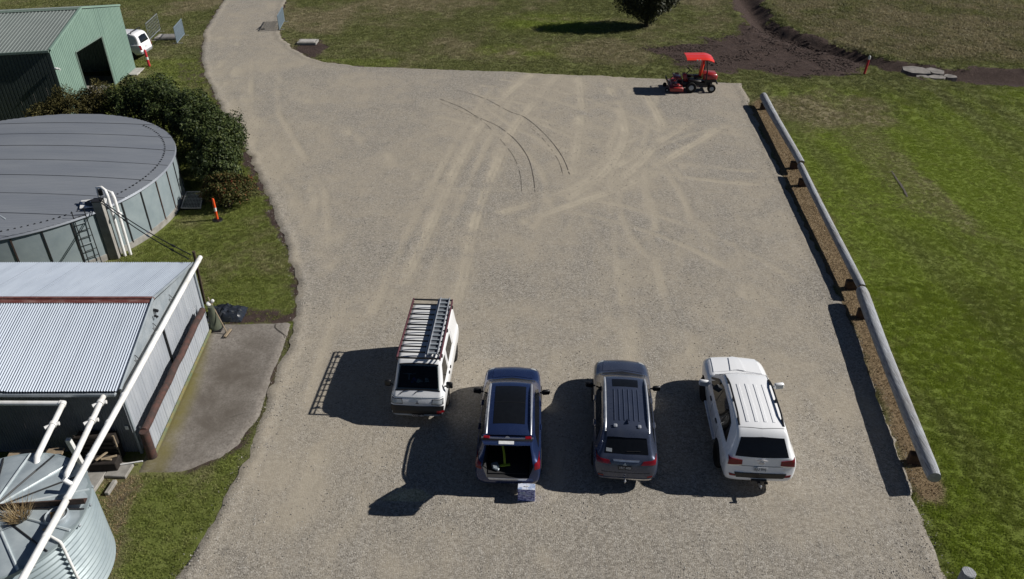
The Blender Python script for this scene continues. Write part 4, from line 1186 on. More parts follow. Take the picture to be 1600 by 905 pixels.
mb = MB(); mb.box((-25.75, 52.9, .04), (.62, 1.5, .1), (0, 0, .05), .015); tag(mb.build('concrete_slab', MT['kerbstone']), 'pale concrete slab at the right foot of the green shed', 'slab')

# --- covers, mesh panels and gate in the far grass
def slab_cover(name, label, c, d, rz):
    t = thing(name, label, 'cover', (c[0], c[1], 0)); mb = MB(); mb.box((c[0], c[1], .10), (d[0], d[1], .18), (0, 0, rz), .02); mb.build('surround', MT['concrete'], t)
    mb = MB(); mb.box((c[0], c[1], .21), (d[0] * .8, d[1] * .75, .04), (0, 0, rz), .01); mb.build('lid', MT['kerbstone'], t); return t
slab_cover('pit_cover', 'grey concrete pit cover between the mesh panels behind the green shed', (-26.7, 61.4), (1.75, 1.25), .05)
slab_cover('pit_cover', 'pale concrete pit cover in bare earth beside the driveway bend', (-15.55, 60.0), (1.45, 1.05), 0)
def panel(name, label, A, B, z0, z1, m, cat, legs=True, group=None, nb=9, solid=False):
    A, B = Vector((*A, 0)), Vector((*B, 0)); t = thing(name, label, cat, A.lerp(B, .5), 0, group)
    Z = Vector((0, 0, 1)); mb = MB()
    for p in (A, B): mb.tube([p + Z * z0, p + Z * z1], .03, 6)
    for z in (z0, z1): mb.tube([A + Z * z, B + Z * z], .035, 6)
    mb.build('frame', MT[m], t)
    for i in range(1, nb):
        q = A.lerp(B, i / nb); mb = MB(); mb.tube([q + Z * z0, q + Z * z1], .014 if not solid else .035, 4); mb.build('bar', MT[m], t)
    mb = MB()
    for i in range(1, 6): z = lerp(z0, z1, i / 6); mb.tube([A + Z * z, B + Z * z], .008, 4)
    mb.build('mesh', MT['meshsteel'], t)
    if legs:
        dv = (B - A).normalized(); nv = Vector((-dv.y, dv.x, 0))
        for p in (A.lerp(B, .08), A.lerp(B, .92)):
            mb = MB(); mb.tube([p + Z * z0, p], .03, 6); mb.tube([p - nv * .35 + Z * .04, p + nv * .35 + Z * .04], .03, 6); mb.build('foot', MT['kerbstone'], t)
    return t
panel('mesh_panel', 'mesh fence panel with pale rails standing left of the pit cover', (-27.75, 60.4), (-28.1, 63.5), .18, 1.35, 'meshsteel', 'fence panel', group='mesh panels by the pit cover')
panel('mesh_panel', 'grey mesh panel seen edge on at the right of the pit cover', (-25.4, 59.7), (-25.75, 62.3), .12, 1.25, 'bluemesh', 'fence panel', group='mesh panels by the pit cover', nb=16, solid=True)
panel('mesh_panel', 'blue grey mesh panel seen edge on at the driveway edge', (-18.62, 63.6), (-18.95, 66.6), .1, 1.15, 'bluemesh', 'fence panel', nb=18, solid=True)
mb = MB(); mb.tube([(-20.5, 63.8, .0), (-20.42, 64.7, .05)], .05, 6); tag(mb.build('fallen_stake', MT['blacksteel']), 'thin dark stake lying on the driveway near the mesh panel', 'stake')
mb = MB(); mb.box((-20.05, 64.0, .03), (.28, .2, .06), (0, 0, .3), .01); tag(mb.build('rubber_block', MT['black']), 'small dark block lying on the driveway beside the stake', 'block')

# --- logs and their saddle blocks
LG = [('A', (15.42, 46.4), (14.50, 36.3), .23, .175, 'farthest weathered grey log of the barrier, ending near the mower'),
      ('B', (14.47, 36.05), (13.23, 24.85), .165, .16, 'thinnest weathered grey log, in the middle of the barrier'),
      ('C', (13.20, 24.6), (11.60, 15.15), .225, .195, 'nearest weathered grey log of the barrier, with a pale cut end')]
LZ = .58
for nm, a, b, r0, r1, lab in LG:
    t = thing('log', lab, 'log', (a[0], a[1], LZ), 0, 'log barrier along the lawn')
    A, B = Vector((*a, LZ)), Vector((*b, LZ + (.0 if nm != 'B' else -.02))); K = 40; N = 18
    d = (B - A).normalized(); sx = d.cross(Vector((0, 0, 1))).normalized(); sz = sx.cross(d)
    V = []; F = []; r_ = random.Random(nm); ph = [r_.uniform(0, 6) for _ in range(5)]
    for i in range(K + 1):
        f = i / K; c = A.lerp(B, f) + sx * .05 * math.sin(3.1 * f + ph[0]) + Vector((0, 0, .015 * math.sin(5 * f + ph[1])))
        rr = lerp(r0, r1, f) * (.90 if i in (0, K) else 1)
        for j in range(N):
            an = 2 * PI * j / N
            q = rr * (1 + .035 * math.sin(an * 3 + ph[2] + f * 4) + .025 * math.sin(an * 7 + ph[3]) + r_.uniform(-.012, .012))
            V.append(c + sx * q * math.cos(an) + sz * q * math.sin(an))
    for i in range(K):
        for j in range(N): F.append((i * N + j, i * N + (j + 1) % N, (i + 1) * N + (j + 1) % N, (i + 1) * N + j))
    mb = MB(); mb.add(V, F); mb.build('trunk', MT['log'], t, 70, True)
    for e, R_ in ((A, r0), (B, r1)):
        sgn = -1 if e is A else 1
        i0 = 0 if e is A else K * N
        mb = MB(); ring = [V[i0 + j] for j in range(N)]; cen = sum(ring, Vector()) / N + d * sgn * .012
        mb.add(ring + [cen + d * sgn * .004], [((j, (j + 1) % N, N) if sgn > 0 else ((j + 1) % N, j, N)) for j in range(N)])
        mb.build('cut_end', MT['wood'] if nm != 'C' else mat('log_end', (.40, .39, .37), (.28, .26, .24), 9, .85), t)
lines = {n_: (Vector((*a, 0)), Vector((*b, 0))) for n_, a, b, *_ in LG}
for n_, f, lab in (('A', .07, 'dark timber block under the far end of the farthest log'), ('A', .93, 'dark timber block under the near end of the farthest log'), ('B', .10, 'dark timber block under the far end of the middle log'), ('B', .93, 'dark timber block under the near end of the middle log'), ('C', .10, 'dark timber block under the far end of the nearest log'), ('C', .88, 'dark timber block under the near end of the nearest log')):
    A, B = lines[n_]; p = A.lerp(B, f); d = (B - A).normalized()
    mb = MB(); mb.box((p.x - .03, p.y, .17), (.48, .22, .42), (0, 0, math.atan2(d.y, d.x) - PI / 2), .02)
    tag(mb.build('saddle_block', MT['stump']), lab, 'timber block', 'timber blocks under the logs')
sp = thing('cut_post', 'short grey weathered post at the bottom edge of the lawn', 'post', (11.09, 12.1, 0))
mb = MB(); mb.tube([(11.09, 12.1, -.1), (11.09, 12.12, .55)], [.17, .165], 14); mb.build('shaft', MT['log'], sp, 50)
mb = MB(); mb.lathe([(.162, 0), (.15, .015), (0, .02)], (11.09, 12.12, .55), 14); mb.build('top', MT['log'], sp, 50)

# --- shed side clutter
cone = thing('green_cone', 'tall mossy green cone standing at the end of the rusty rail', 'cone', (-10.72, 22.85, 0))
mb = MB(); mb.lathe([(.24, .05), (.22, .1), (.13, .75), (.10, 1.0), (0, 1.02)], (-10.72, 22.9, 0), 16); mb.build('body', MT['conegreen'], cone, 50)
mb = MB(); mb.box((-10.72, 22.9, .075), (.5, .5, .05), None, .01); mb.build('base', MT['black'], cone)
br = thing('broom', 'wooden broom leaning against the green cone on the apron', 'broom', (-10.15, 22.55, .06))
mb = MB(); mb.tube([(-10.2, 22.55, .12), (-10.85, 23.15, 1.25)], .02, 6); mb.build('handle', MT['wood'], br)
mb = MB(); mb.box((-10.17, 22.52, .12), (.09, .48, .06), (0, 0, -.15), .01); mb.build('head', MT['wood'], br)
mb = MB(); mb.box((-10.17, 22.52, .075), (.07, .46, .05), (0, 0, -.15)); mb.build('bristles', MT['black'], br)
rag = MB(); rag.box((-10.82, 23.05, 1.02), (.16, .2, .12), (.3, .5, .4), .04); rag.box((-10.7, 23.1, 1.1), (.1, .12, .16), (.6, .2, .9), .03); tag(rag.build('rag', MT['white_band']), 'pale rag hung on top of the green cone', 'rag')
hp = MB()
r_ = np.random.default_rng(9); NX = 26
gx, gy = np.meshgrid(np.linspace(0, 1, NX), np.linspace(0, 1, NX))
hx_ = -11.3 + 1.35 * gx + .05 * fbm(gx * 9, gy * 9, 1, 3); hy_ = 23.35 + .95 * gy
hz_ = (.10 + .22 * np.abs(fbm(gx * 6, gy * 6, 1, 7, 3)) * 2 + .16 * np.sin(gx * PI) * np.sin(gy * PI)) * np.clip(np.minimum(np.minimum(gx, 1 - gx), np.minimum(gy, 1 - gy)) * 9, 0, 1) + .01
hp.add(np.stack([hx_, hy_, hz_], -1).reshape(-1, 3).tolist(), [(j * NX + i, j * NX + i + 1, (j + 1) * NX + i + 1, (j + 1) * NX + i) for j in range(NX - 1) for i in range(NX - 1)])
tag(hp.build('plastic_sheet', MT['tarp'], None, 30), 'crumpled black plastic sheet beside the shed corner', 'plastic sheet')
mb = MB(); mb.tube([(-11.0, 22.98, .14), (-10.8, 22.9, .14)], .08, 10); tag(mb.build('pipe_offcut', MT['pvc'], None, 40), 'white pipe offcut at the foot of the green cone', 'pipe offcut')
for c, d, lab in (((-12.15, 15.55), (1.05, .8), 'wide concrete slab beside the small tank'), ((-11.28, 15.95), (.62, .55), 'square paving slab between the small tank and the apron'), ((-11.25, 15.30), (.12, .5), 'narrow concrete edging by the straw')):
    mb = MB(); mb.box((c[0], c[1], .04), (d[0], d[1], .12), (0, 0, -.06), .015); tag(mb.build('paving_slab', MT['concrete']), lab, 'slab', 'slabs at the shed wall')
cr = thing('wooden_crate', 'dark slatted wooden crate against the shaded shed wall', 'crate', (-11.95, 16.35, 0))
for i in range(6):
    mb = MB(); mb.box((-11.95, 16.32, .10 + i * .16), (1.15, .03, .12)); mb.build('slat', MT['darkwood'], cr)
for sx_ in (-.6, .6):
    mb = MB(); mb.box((-11.95 + sx_ * .93, 16.36, .5), (.05, .04, 1.0)); mb.build('upright', MT['wood'] if sx_ > 0 else MT['darkwood'], cr)
mb = MB(); mb.box((-11.95, 16.5, .48), (1.08, .24, .92)); mb.build('body', MT['darkwood'], cr)
mb = MB(); mb.box((-12.34, 15.95, .75), (.13, .13, 1.1), (.06, -.05, .1), .01); tag(mb.build('timber_post', MT['white_band']), 'short white timber post standing between shed and small tank', 'post')
mb = MB(); mb.box((-13.6, 15.85, .5), (1.5, .9, .05), (.08, 0, .08)); tag(mb.build('plywood_board', MT['wood']), 'weathered plywood board behind the small tank', 'board')
mb = MB()
for q in ((0, 0, 0), (.12, .05, .5), (-.1, .08, 1.2)): mb.box((-11.65 + q[0], 16.02 + q[1], .42 + q[2] * .03), (.42, .07, .04), (0, .1, q[2]), .01)
tag(mb.build('broken_slats', MT['wood']), 'broken pale slats lying on the junk beside the crate', 'timber offcuts')
mb = MB(); mb.box((-11.7, 16.05, .2), (.8, .38, .36), (0, 0, .05), .02); tag(mb.build('low_box', MT['darkwood']), 'low dark wooden box in front of the slatted crate', 'box')
mb = MB(); mb.tube([(-11.3, 16.1, .12), (-10.7, 16.22, .14)], .025, 6); tag(mb.build('white_rod', MT['white_band']), 'thin white rod lying along the foot of the shed wall', 'rod')
wm = thing('metal_bowl', 'grey metal bowl on the board behind the small tank', 'bowl', (-12.85, 15.75, .55))
mb = MB(); mb.lathe([(.0, .02), (.14, .03), (.22, .14), (.2, .15), (.12, .06)], (-12.85, 15.75, .55), 16); mb.build('shell', MT['galv'], wm, 50)

# --- rubble in the ditch
r_ = random.Random(4)
rub = [(28.2, 53.7, 1.9, 2.0), (29.35, 53.5, 1.1, 1.5), (28.9, 52.3, 1.3, .9), (27.8, 52.1, 1.0, .7), (29.9, 52.5, .8, .9)]
labs = ['largest broken concrete slab lying in the drain ditch', 'concrete fragment behind the largest slab in the ditch', 'concrete fragment right of the largest slab in the ditch', 'concrete fragment on the lawn side of the ditch', 'smallest concrete fragment at the right end of the rubble']
for (x, y, a, b), lab in zip(rub, labs):
    k = 8; poly = [(x + a / 2 * math.cos(2 * PI * i / k) * r_.uniform(.75, 1.15), y + b / 2 * math.sin(2 * PI * i / k) * r_.uniform(.75, 1.15)) for i in range(k)]
    z = max(float(zground(x, y)[0]), -.25); mb = MB(); mb.prism(poly, z - .6, z + .10 + r_.uniform(0, .08)); tag(mb.build('concrete_rubble', MT['rubble']), lab, 'concrete slab', 'broken concrete in the ditch')
for i in range(7):
    pass

# --- shrubs and trees
def crown(name, blobs, n, size, m, parent, seed, core=.55, up=.35, low=-.35):
    r = np.random.default_rng(seed); vol = np.array([b[3] * b[4] * b[5] for b in blobs]); pick = r.choice(len(blobs), n, p=vol / vol.sum())
    B = np.array(blobs)[pick]
    d = r.normal(size=(n, 3)); d /= np.linalg.norm(d, axis=1)[:, None]
    d[:, 2] = np.where(d[:, 2] < low, -d[:, 2], d[:, 2])
    lump = 1 + .42 * fbm(d[:, 0] * 2.2 + B[:, 0], d[:, 1] * 2.2 + d[:, 2] * 1.7 + B[:, 1], 1.3, seed, 3) * 2
    rad = (core + (1 - core) * r.uniform(0, 1, n) ** .6) * lump
    C = B[:, :3] + d * B[:, 3:] * rad[:, None]
    C[:, 2] = np.maximum(C[:, 2], .06)
    nv = d * .6 + r.normal(size=(n, 3)) * .6; nv[:, 2] += up; nv /= np.linalg.norm(nv, axis=1)[:, None]
    t1 = np.cross(nv, r.normal(size=(n, 3))); t1 /= np.linalg.norm(t1, axis=1)[:, None]; t2 = np.cross(nv, t1)
    s = size * r.uniform(.6, 1.35, n)[:, None]
    V = np.empty((n, 4, 3)); V[:, 0] = C - t1 * s; V[:, 1] = C - t2 * s * .42 + nv * s * .12; V[:, 2] = C + t1 * s; V[:, 3] = C + t2 * s * .42 + nv * s * .12
    tone = np.clip(r.beta(1.6, 2.4, n) + .25 * fbm(C[:, 0], C[:, 1] + C[:, 2], 1.1, seed + 3, 2), 0, 1)
    return tri_mesh(name, V, m, np.repeat(tone, 4), parent)
def shrub(name, label, cat, base, blobs, n, size, m, seed, group=None, limbs=7, core=.5):
    t = thing(name, label, cat, (base[0], base[1], 0), 0, group)
    crown('crown', blobs, n, size, m, t, seed, core)
    r = random.Random(seed); mb = MB()
    for i in range(limbs):
        b = blobs[i % len(blobs)]; p = Vector((base[0] + r.uniform(-.2, .2), base[1] + r.uniform(-.2, .2), -.05)); e = Vector((b[0] + r.uniform(-.5, .5) * b[3], b[1] + r.uniform(-.5, .5) * b[4], b[2] + r.uniform(0, .6) * b[5]))
        mid = p.lerp(e, .5) + Vector((r.uniform(-.15, .15), r.uniform(-.15, .15), .1)); mb.tube([p, mid, e], [.05, .035, .012], 6)
    mb.build('trunk', MT['brown'], t, 50); return t
SG = 'shrubs around the large tank'
shrub('shrub', 'olive brown feathery shrub against the shaded green shed wall', 'shrub', (-23.3, 40.5), [(-23.6, 40.4, 1.5, 1.7, 1.3, 1.5), (-22.3, 40.9, 1.6, 1.2, 1.2, 1.5), (-24.9, 39.9, 1.3, 1.1, 1.1, 1.2)], 24000, .058, MT['leafbrown'], 1, SG)
shrub('shrub', 'dense green shrub behind the far rim of the large tank', 'shrub', (-19.4, 40.6), [(-20.2, 40.8, 1.7, 1.7, 1.5, 1.7), (-18.6, 40.2, 1.6, 1.6, 1.5, 1.7), (-19.3, 41.3, 1.9, 1.3, 1.1, 1.5)], 25000, .072, MT['leaf'], 2, SG)
shrub('shrub', 'large glossy green shrub between the tank and the driveway bend', 'shrub', (-16.1, 38.2), [(-16.6, 38.8, 1.6, 1.5, 1.6, 1.7), (-15.4, 37.5, 1.5, 1.4, 1.6, 1.7), (-15.0, 38.9, 1.1, 1.1, 1.1, 1.3)], 25000, .072, MT['leaf'], 3, SG)
shrub('shrub', 'rounded green shrub next to the right side of the large tank', 'shrub', (-14.3, 35.3), [(-14.4, 35.6, 1.3, 1.25, 1.5, 1.5), (-14.0, 34.4, 1.1, 1.1, 1.1, 1.2)], 19000, .070, MT['leaf'], 4, SG)
shrub('shrub', 'low reddish leaved shrub behind the orange bollard', 'shrub', (-13.25, 32.7), [(-13.3, 32.7, .75, 1.05, .8, .9), (-12.6, 33.1, .65, .7, .7, .8), (-13.9, 33.0, .6, .6, .6, .7)], 10000, .06, MT['leafred'], 5, SG)
tr_ = thing('tree', 'dark bushy tree casting a shadow on the far grass', 'tree', (10.9, 64.9, 0))
crown('crown', [(10.8, 65.0, 2.9, 2.2, 2.0, 1.9), (10.95, 64.9, .9, .75, .75, .9), (10.9, 64.9, 1.7, 1.4, 1.2, 1.2), (10.0, 64.7, 2.2, 1.6, 1.3, 1.3), (12.0, 65.1, 2.4, 1.5, 1.2, 1.4), (10.8, 65.2, 4.6, 1.6, 1.5, 1.5), (9.4, 64.8, 3.3, 1.1, 1.1, 1.2)], 30000, .11, MT['leafdark'], tr_, 31, .3, .35, -1)
mb = MB(); mb.tube([(10.9, 64.9, -.1), (10.95, 64.9, .9), (10.9, 65, 3.2), (10.9, 65, 4.6)], [.2, .15, .08, .02], 8)
mb.build('trunk', MT['brown'], tr_, 50)
mb = MB(); r_ = random.Random(8)
for i in range(22):
    z = r_.uniform(.4, 3.6); a = r_.uniform(0, 6.28); ln = r_.uniform(1.0, 1.9); mb.tube([(10.92, 64.95, z), (10.92 + ln * .5 * math.cos(a), 64.95 + ln * .5 * math.sin(a), z + .5), (10.92 + ln * math.cos(a), 64.95 + ln * math.sin(a), z + 1.1)], [.05, .03, .01], 5)
mb.build('branches', MT['brown'], tr_)
# ---------------------------------------------------------------- vehicles (local axes: x right, y forward, z up, rear at y = 0)
def chaikin(P, it=2):
    for _ in range(it):
        Q = [P[0]]
        for a, b in zip(P[:-1], P[1:]):
            Q.append(a.lerp(b, .25)); Q.append(a.lerp(b, .75))
        Q.append(P[-1]); P = Q
    return P

def car_shell(keys, sub=5, tumble=.02):
    K = np.array(keys); n = len(K)
    rows = []
    for i in range(n - 1):
        p0, p1, p2, p3 = K[max(i - 1, 0)], K[i], K[i + 1], K[min(i + 2, n - 1)]
        for j in range(sub):
            t = j / sub
            h = p2 - p1
            m1 = (p2 - p0) * .5; m2 = (p3 - p1) * .5
            # limited tangents keep the outline free of overshoot
            lim = np.abs(h) * 1.6
            m1 = np.where(np.sign(m1) == np.sign(h), np.sign(m1) * np.minimum(np.abs(m1), lim), 0)
            m2 = np.where(np.sign(m2) == np.sign(h), np.sign(m2) * np.minimum(np.abs(m2), lim), 0)
            q = (2 * t ** 3 - 3 * t ** 2 + 1) * p1 + (t ** 3 - 2 * t ** 2 + t) * m1 + (-2 * t ** 3 + 3 * t ** 2) * p2 + (t ** 3 - t ** 2) * m2
            rows.append(q)
    rows.append(K[-1])
    V = []; rings = []
    for (y, zb, w, zs, wr, zt) in rows:
        zs = min(zs, zt - .02); wr = min(wr, w - .05)
        k = min(1.0, max(0.0, (zt - zs) / .35))
        hh = zs - zb
        P = [(0, zb), (w - .14, zb), (w - .035, zb + min(.10, hh * .3)), (w - .005, zb + hh * .42), (w, zb + hh * .62), (w - .015, zs - .07), (w - .07 - .02 * (1 - k), zs),
             (lerp(w - .11, wr + .035, k), lerp(zs + (zt - zs) * .5, zt - .10, k)), (wr - .02, zt - .022 * k), (wr - .16, zt + .0), (wr * .4, zt + .022), (0, zt + .028)]
        half = chaikin([Vector((a, 0, b)) for a, b in P], 2)
        ring = [(p.x, y, p.z) for p in half] + [(-p.x, y, p.z) for p in half[-2:0:-1]]
        rings.append(ring)
    m = len(rings[0]); V = [p for R in rings for p in R]; F = []
    for i in range(len(rings) - 1):
        for j in range(m): F.append((i * m + j, i * m + (j + 1) % m, (i + 1) * m + (j + 1) % m, (i + 1) * m + j))
    F.append(tuple(range(m))); F.append(tuple((len(rings) - 1) * m + j for j in range(m - 1, -1, -1)))
    bm = bmesh.new()
    vs = [bm.verts.new(p) for p in V]
    for f in F: bm.faces.new([vs[i] for i in f])
    bmesh.ops.recalc_face_normals(bm, faces=bm.faces)
    return bm

def bm_to_obj(bm, name, mats, parent, smooth=38):
    me = bpy.data.meshes.new(name); bm.to_mesh(me); bm.free()
    for m in mats: me.materials.append(m)
    me.polygons.foreach_set('use_smooth', [True] * len(me.polygons)); me.set_sharp_from_angle(angle=math.radians(smooth))
    o = bpy.data.objects.new(name, me); COL.objects.link(o); o.parent = parent; OFF[o.name] = Vector(); return o

def cut(o, mb, mi=1):
    me = bpy.data.meshes.new('cutter'); me.from_pydata(mb.v, [], mb.f)
    bm = bmesh.new(); bm.from_mesh(me); bmesh.ops.recalc_face_normals(bm, faces=bm.faces); bm.to_mesh(me); bm.free()
    for m in o.data.materials: me.materials.append(m)
    me.polygons.foreach_set('material_index', [mi] * len(me.polygons))
    c = bpy.data.objects.new('cutter', me); COL.objects.link(c); c.parent = o.parent
    md = o.modifiers.new('cut', 'BOOLEAN'); md.operation = 'DIFFERENCE'; md.object = c; md.solver = 'EXACT'
    dg = bpy.context.evaluated_depsgraph_get(); dg.update()
    new = bpy.data.meshes.new_from_object(o.evaluated_get(dg))
    o.modifiers.clear(); o.data = new; new.name = o.name
    bpy.data.objects.remove(c)
    new.polygons.foreach_set('use_smooth', [True] * len(new.polygons)); new.set_sharp_from_angle(angle=math.radians(38))

class Skin:
    """Lays trim on a body: outlines are projected on the shell and given their own thickness."""
    def __init__(s, o):
        bm = bmesh.new(); bm.from_mesh(o.data); s.t = BVHTree.FromBMesh(bm); bm.free()
    def hit(s, a, b, axis):
        if axis == 'z': o, d = Vector((a, b, 4)), Vector((0, 0, -1))
        elif axis == 'x+': o, d = Vector((4, a, b)), Vector((-1, 0, 0))
        elif axis == 'x-': o, d = Vector((-4, a, b)), Vector((1, 0, 0))
        elif axis == 'y-': o, d = Vector((a, -4, b)), Vector((0, 1, 0))
        else: o, d = Vector((a, 12, b)), Vector((0, -1, 0))
        p, nr, i, ds = s.t.ray_cast(o, d)
        if p is None:
            p, nr, i, ds = s.t.find_nearest(Vector((a, b, 1.2)) if axis == 'z' else (Vector((0, a, b)) + Vector((.9 if axis == 'x+' else -.9, 0, 0)) if axis[0] == 'x' else Vector((a, 0 if axis == 'y-' else 4.5, b))))
        if nr.dot(d) > 0: nr = -nr
        return p, nr
    def patch(s, name, lo, hi, axis, m, parent, off=.006, n=12, k=8, deep=.012, smooth=35):
        def res(P, n):
            P = [Vector(p) for p in P]; L_ = [0]
            for a, b in zip(P[:-1], P[1:]): L_.append(L_[-1] + (b - a).length)
            out = []
            for i in range(n + 1):
                t = L_[-1] * i / n; j = 0
                while j < len(P) - 2 and L_[j + 1] < t: j += 1
                d = L_[j + 1] - L_[j]; out.append(P[j].lerp(P[j + 1], (t - L_[j]) / d if d > 0 else 0))
            return out
        A, B = res(lo, n), res(hi, n); V = []; N = []
        for j in range(k + 1):
            for i in range(n + 1):
                q = A[i].lerp(B[i], j / k); p, nr = s.hit(q.x, q.y, axis); V.append(p + nr * off); N.append(nr)
        F = [(j * (n + 1) + i, j * (n + 1) + i + 1, (j + 1) * (n + 1) + i + 1, (j + 1) * (n + 1) + i) for j in range(k) for i in range(n)]
        bd = list(range(n + 1)) + [(j * (n + 1) + n) for j in range(1, k + 1)] + [k * (n + 1) + i for i in range(n - 1, -1, -1)] + [j * (n + 1) for j in range(k - 1, 0, -1)]
        b0 = len(V)
        for i in bd: V.append(V[i] - N[i] * (deep + off))
        for q in range(len(bd)): a, b = q, (q + 1) % len(bd); F.append((bd[a], bd[b], b0 + b, b0 + a))
        mb = MB(); mb.add(V, F)
        o = mb.build(name, m, parent, smooth, True)
        return o
    def rail(s, xs_, y0, y1, up, r, name, m, parent, n=10, feet=3, mf=None):
        pts = []
        for i in range(n + 1):
            f = i / n; y = lerp(y0, y1, f); x = lerp(xs_[0], xs_[1], f); p, nr = s.hit(x, y, 'z')
            e = min(1, min(f, 1 - f) * 6); pts.append(p + Vector((0, 0, .005 + up * e)))
        mb = MB(); mb.tube(pts, r, 8)
        for q in range(feet):
            i = int(round(lerp(1, n - 1, q / max(feet - 1, 1)))); p = pts[i]; mb.box((p.x, p.y, p.z - up / 2), (r * 1.6, .13, up), None, .005)
        return mb.build(name, m, parent, 45)

def wheel(parent, x, y, r, wd, spokes=5, well=True, rimm='alloy'):
    sgn = 1 if x > 0 else -1
    mb = MB(); mb.lathe([(r * .30, -wd * .4), (r * .30, wd * .2)], (x, y, r), 16, 'x'); w = mb.build('wheel', MT['blacksteel'], parent, 40)
    mb = MB(); mb.lathe([(r * .64, -wd / 2), (r * .9, -wd / 2), (r * .985, -wd * .4), (r, -wd * .2), (r, wd * .2), (r * .985, wd * .4), (r * .9, wd / 2), (r * .64, wd / 2), (r * .62, 0), (r * .64, -wd / 2)], (x, y, r), 32, 'x'); mb.build('tyre', MT['rubber'], w, 40)
    mb = MB(); f = x + sgn * wd * .36
    mb.lathe([(r * .56, -.02), (r * .66, -.02), (r * .66, .02), (r * .60, .03), (r * .56, .0)], (f, y, r), 28, 'x')
    mb.lathe([(0, .03), (r * .15, .02), (r * .15, -.03)] if sgn > 0 else [(0, -.03), (r * .15, -.02), (r * .15, .03)], (f, y, r), 14, 'x')
    for i in range(spokes):
        a = 2 * PI * i / spokes + .3; c = (f, y + r * .37 * math.cos(a), r + r * .37 * math.sin(a)); mb.box(c, (.03, r * .5, r * .15), (a, 0, 0), .006)
    mb.build('rim', MT[rimm], w, 40)
    return w

def wells(o, ys, r, w):
    for y in ys:
        for sgn in (-1, 1):
            mb = MB(); mb.lathe([(r, 0), (r, .5)], (sgn * w - (.30 if sgn > 0 else .20), y, r - .06), 28, 'x'); cut(o, mb)

def mirror(parent, x, y, z, m, s=1.0, glass='glass'):
    mb = MB(); sg = 1 if x > 0 else -1
    mb.box((x + sg * .12 * s, y, z), (.24 * s, .10 * s, .16 * s), (0, 0, sg * .18), .035); mb.tube([(x - sg * .06, y + .02, z - .05), (x + sg * .06, y, z - .03)], .025, 6)
    o = mb.build('mirror', m, parent, 50)
    mb = MB(); mb.box((x + sg * .125 * s, y - .055 * s, z), (.19 * s, .008, .12 * s), (0, 0, sg * .18), .004); mb.build('mirror_glass', MT[glass], o)

def text_on(sk, name, txt, size, x, z, axis, m, parent, lift=.012, depth=.002, tilt=None):
    p, nr = sk.hit(x, z, axis)
    f = nr; u = Vector((0, 0, 1)); u = (u - f * u.dot(f)).normalized(); r = u.cross(f).normalized()
    M = Matrix((r, u, f)).transposed().to_4x4(); M.translation = p + f * lift
    return text_part(name, txt, size, m, parent, M, depth)

def diamonds(sk, x, z, axis, s, m, parent):
    p, nr = sk.hit(x, z, axis); u = Vector((0, 0, 1)); u = (u - nr * u.dot(nr)).normalized(); r = u.cross(nr).normalized(); mb = MB()
    for a in (90, 210, 330):
        d = u * math.sin(math.radians(a)) + r * math.cos(math.radians(a)); e = nr.cross(d)
        Q = [p + nr * .014 + d * 0, p + nr * .014 + d * s * .5 + e * s * .29, p + nr * .014 + d * s, p + nr * .014 + d * s * .5 - e * s * .29]
        mb.add(Q + [q - nr * .012 for q in Q], [(0, 1, 2, 3), (0, 1, 5, 4), (1, 2, 6, 5), (2, 3, 7, 6), (3, 0, 4, 7)])
    return mb.build('emblem', m, parent)

def place(name, label, cat, x, y, deg):
    return thing(name, label, cat, (x, y, 0), math.radians(deg), 'vehicles parked on the gravel', True)

def plate(sk, x, z, axis, w, h, mp, mtx, txt, parent, off=.02):
    p, nr = sk.hit(x, z, axis); u = Vector((0, 0, 1)); u = (u - nr * u.dot(nr)).normalized(); r = u.cross(nr).normalized()
    M = Matrix((r, u, nr)).transposed(); mb = MB(); mb.box(p + nr * off, (w, h, .012), M, .003); o = mb.build('number_plate', mp, parent)
    if txt:
        M4 = M.to_4x4(); M4.translation = p + nr * (off + .008); text_part('plate_text', txt, h * .82, mtx, o, M4, .001)
    return o

# ---- grey wagon-like SUV in the middle
v = place('grey_suv', 'dark grey SUV with a small sunroof and roof ribs, third vehicle from the left', 'car', 3.13, 15.27, -5)
v.scale = (1, 1.045, 1)
keys = [(0, .44, .62, .66, .46, .70), (.03, .37, .76, .76, .58, .82), (.09, .33, .845, .90, .68, .96), (.16, .31, .875, 1.00, .70, 1.06), (.26, .30, .888, 1.03, .69, 1.15), (.44, .28, .895, 1.03, .655, 1.38), (.64, .27, .90, 1.03, .635, 1.585), (.84, .26, .90, 1.02, .635, 1.64), (1.4, .25, .90, 1.01, .645, 1.665), (2.1, .25, .90, 1.0, .645, 1.665), (2.62, .25, .90, .98, .635, 1.62), (2.95, .25, .90, .97, .625, 1.535), (3.28, .25, .895, .97, .66, 1.32), (3.60, .25, .89, .97, .70, 1.07), (3.75, .26, .885, .96, .70, 1.02), (4.1, .28, .875, .92, .69, .98), (4.4, .30, .84, .86, .64, .91), (4.58, .33, .76, .76, .56, .81), (4.66, .38, .64, .66, .46, .70), (4.69, .42, .5, .6, .36, .62)]
body = bm_to_obj(car_shell(keys), 'body', [MT['greyp'], MT['well']], v)
wells(body, (.95, 3.62), .395, .90)
sk = Skin(body); g = MT['glass']
sk.patch('rear_window', [(-.60, .24), (0, .215), (.60, .24)], [(-.52, .60), (0, .64), (.52, .60)], 'z', g, v)
sk.patch('windscreen', [(-.60, 2.99), (0, 3.02), (.60, 2.99)], [(-.70, 3.50), (0, 3.62), (.70, 3.50)], 'z', g, v)
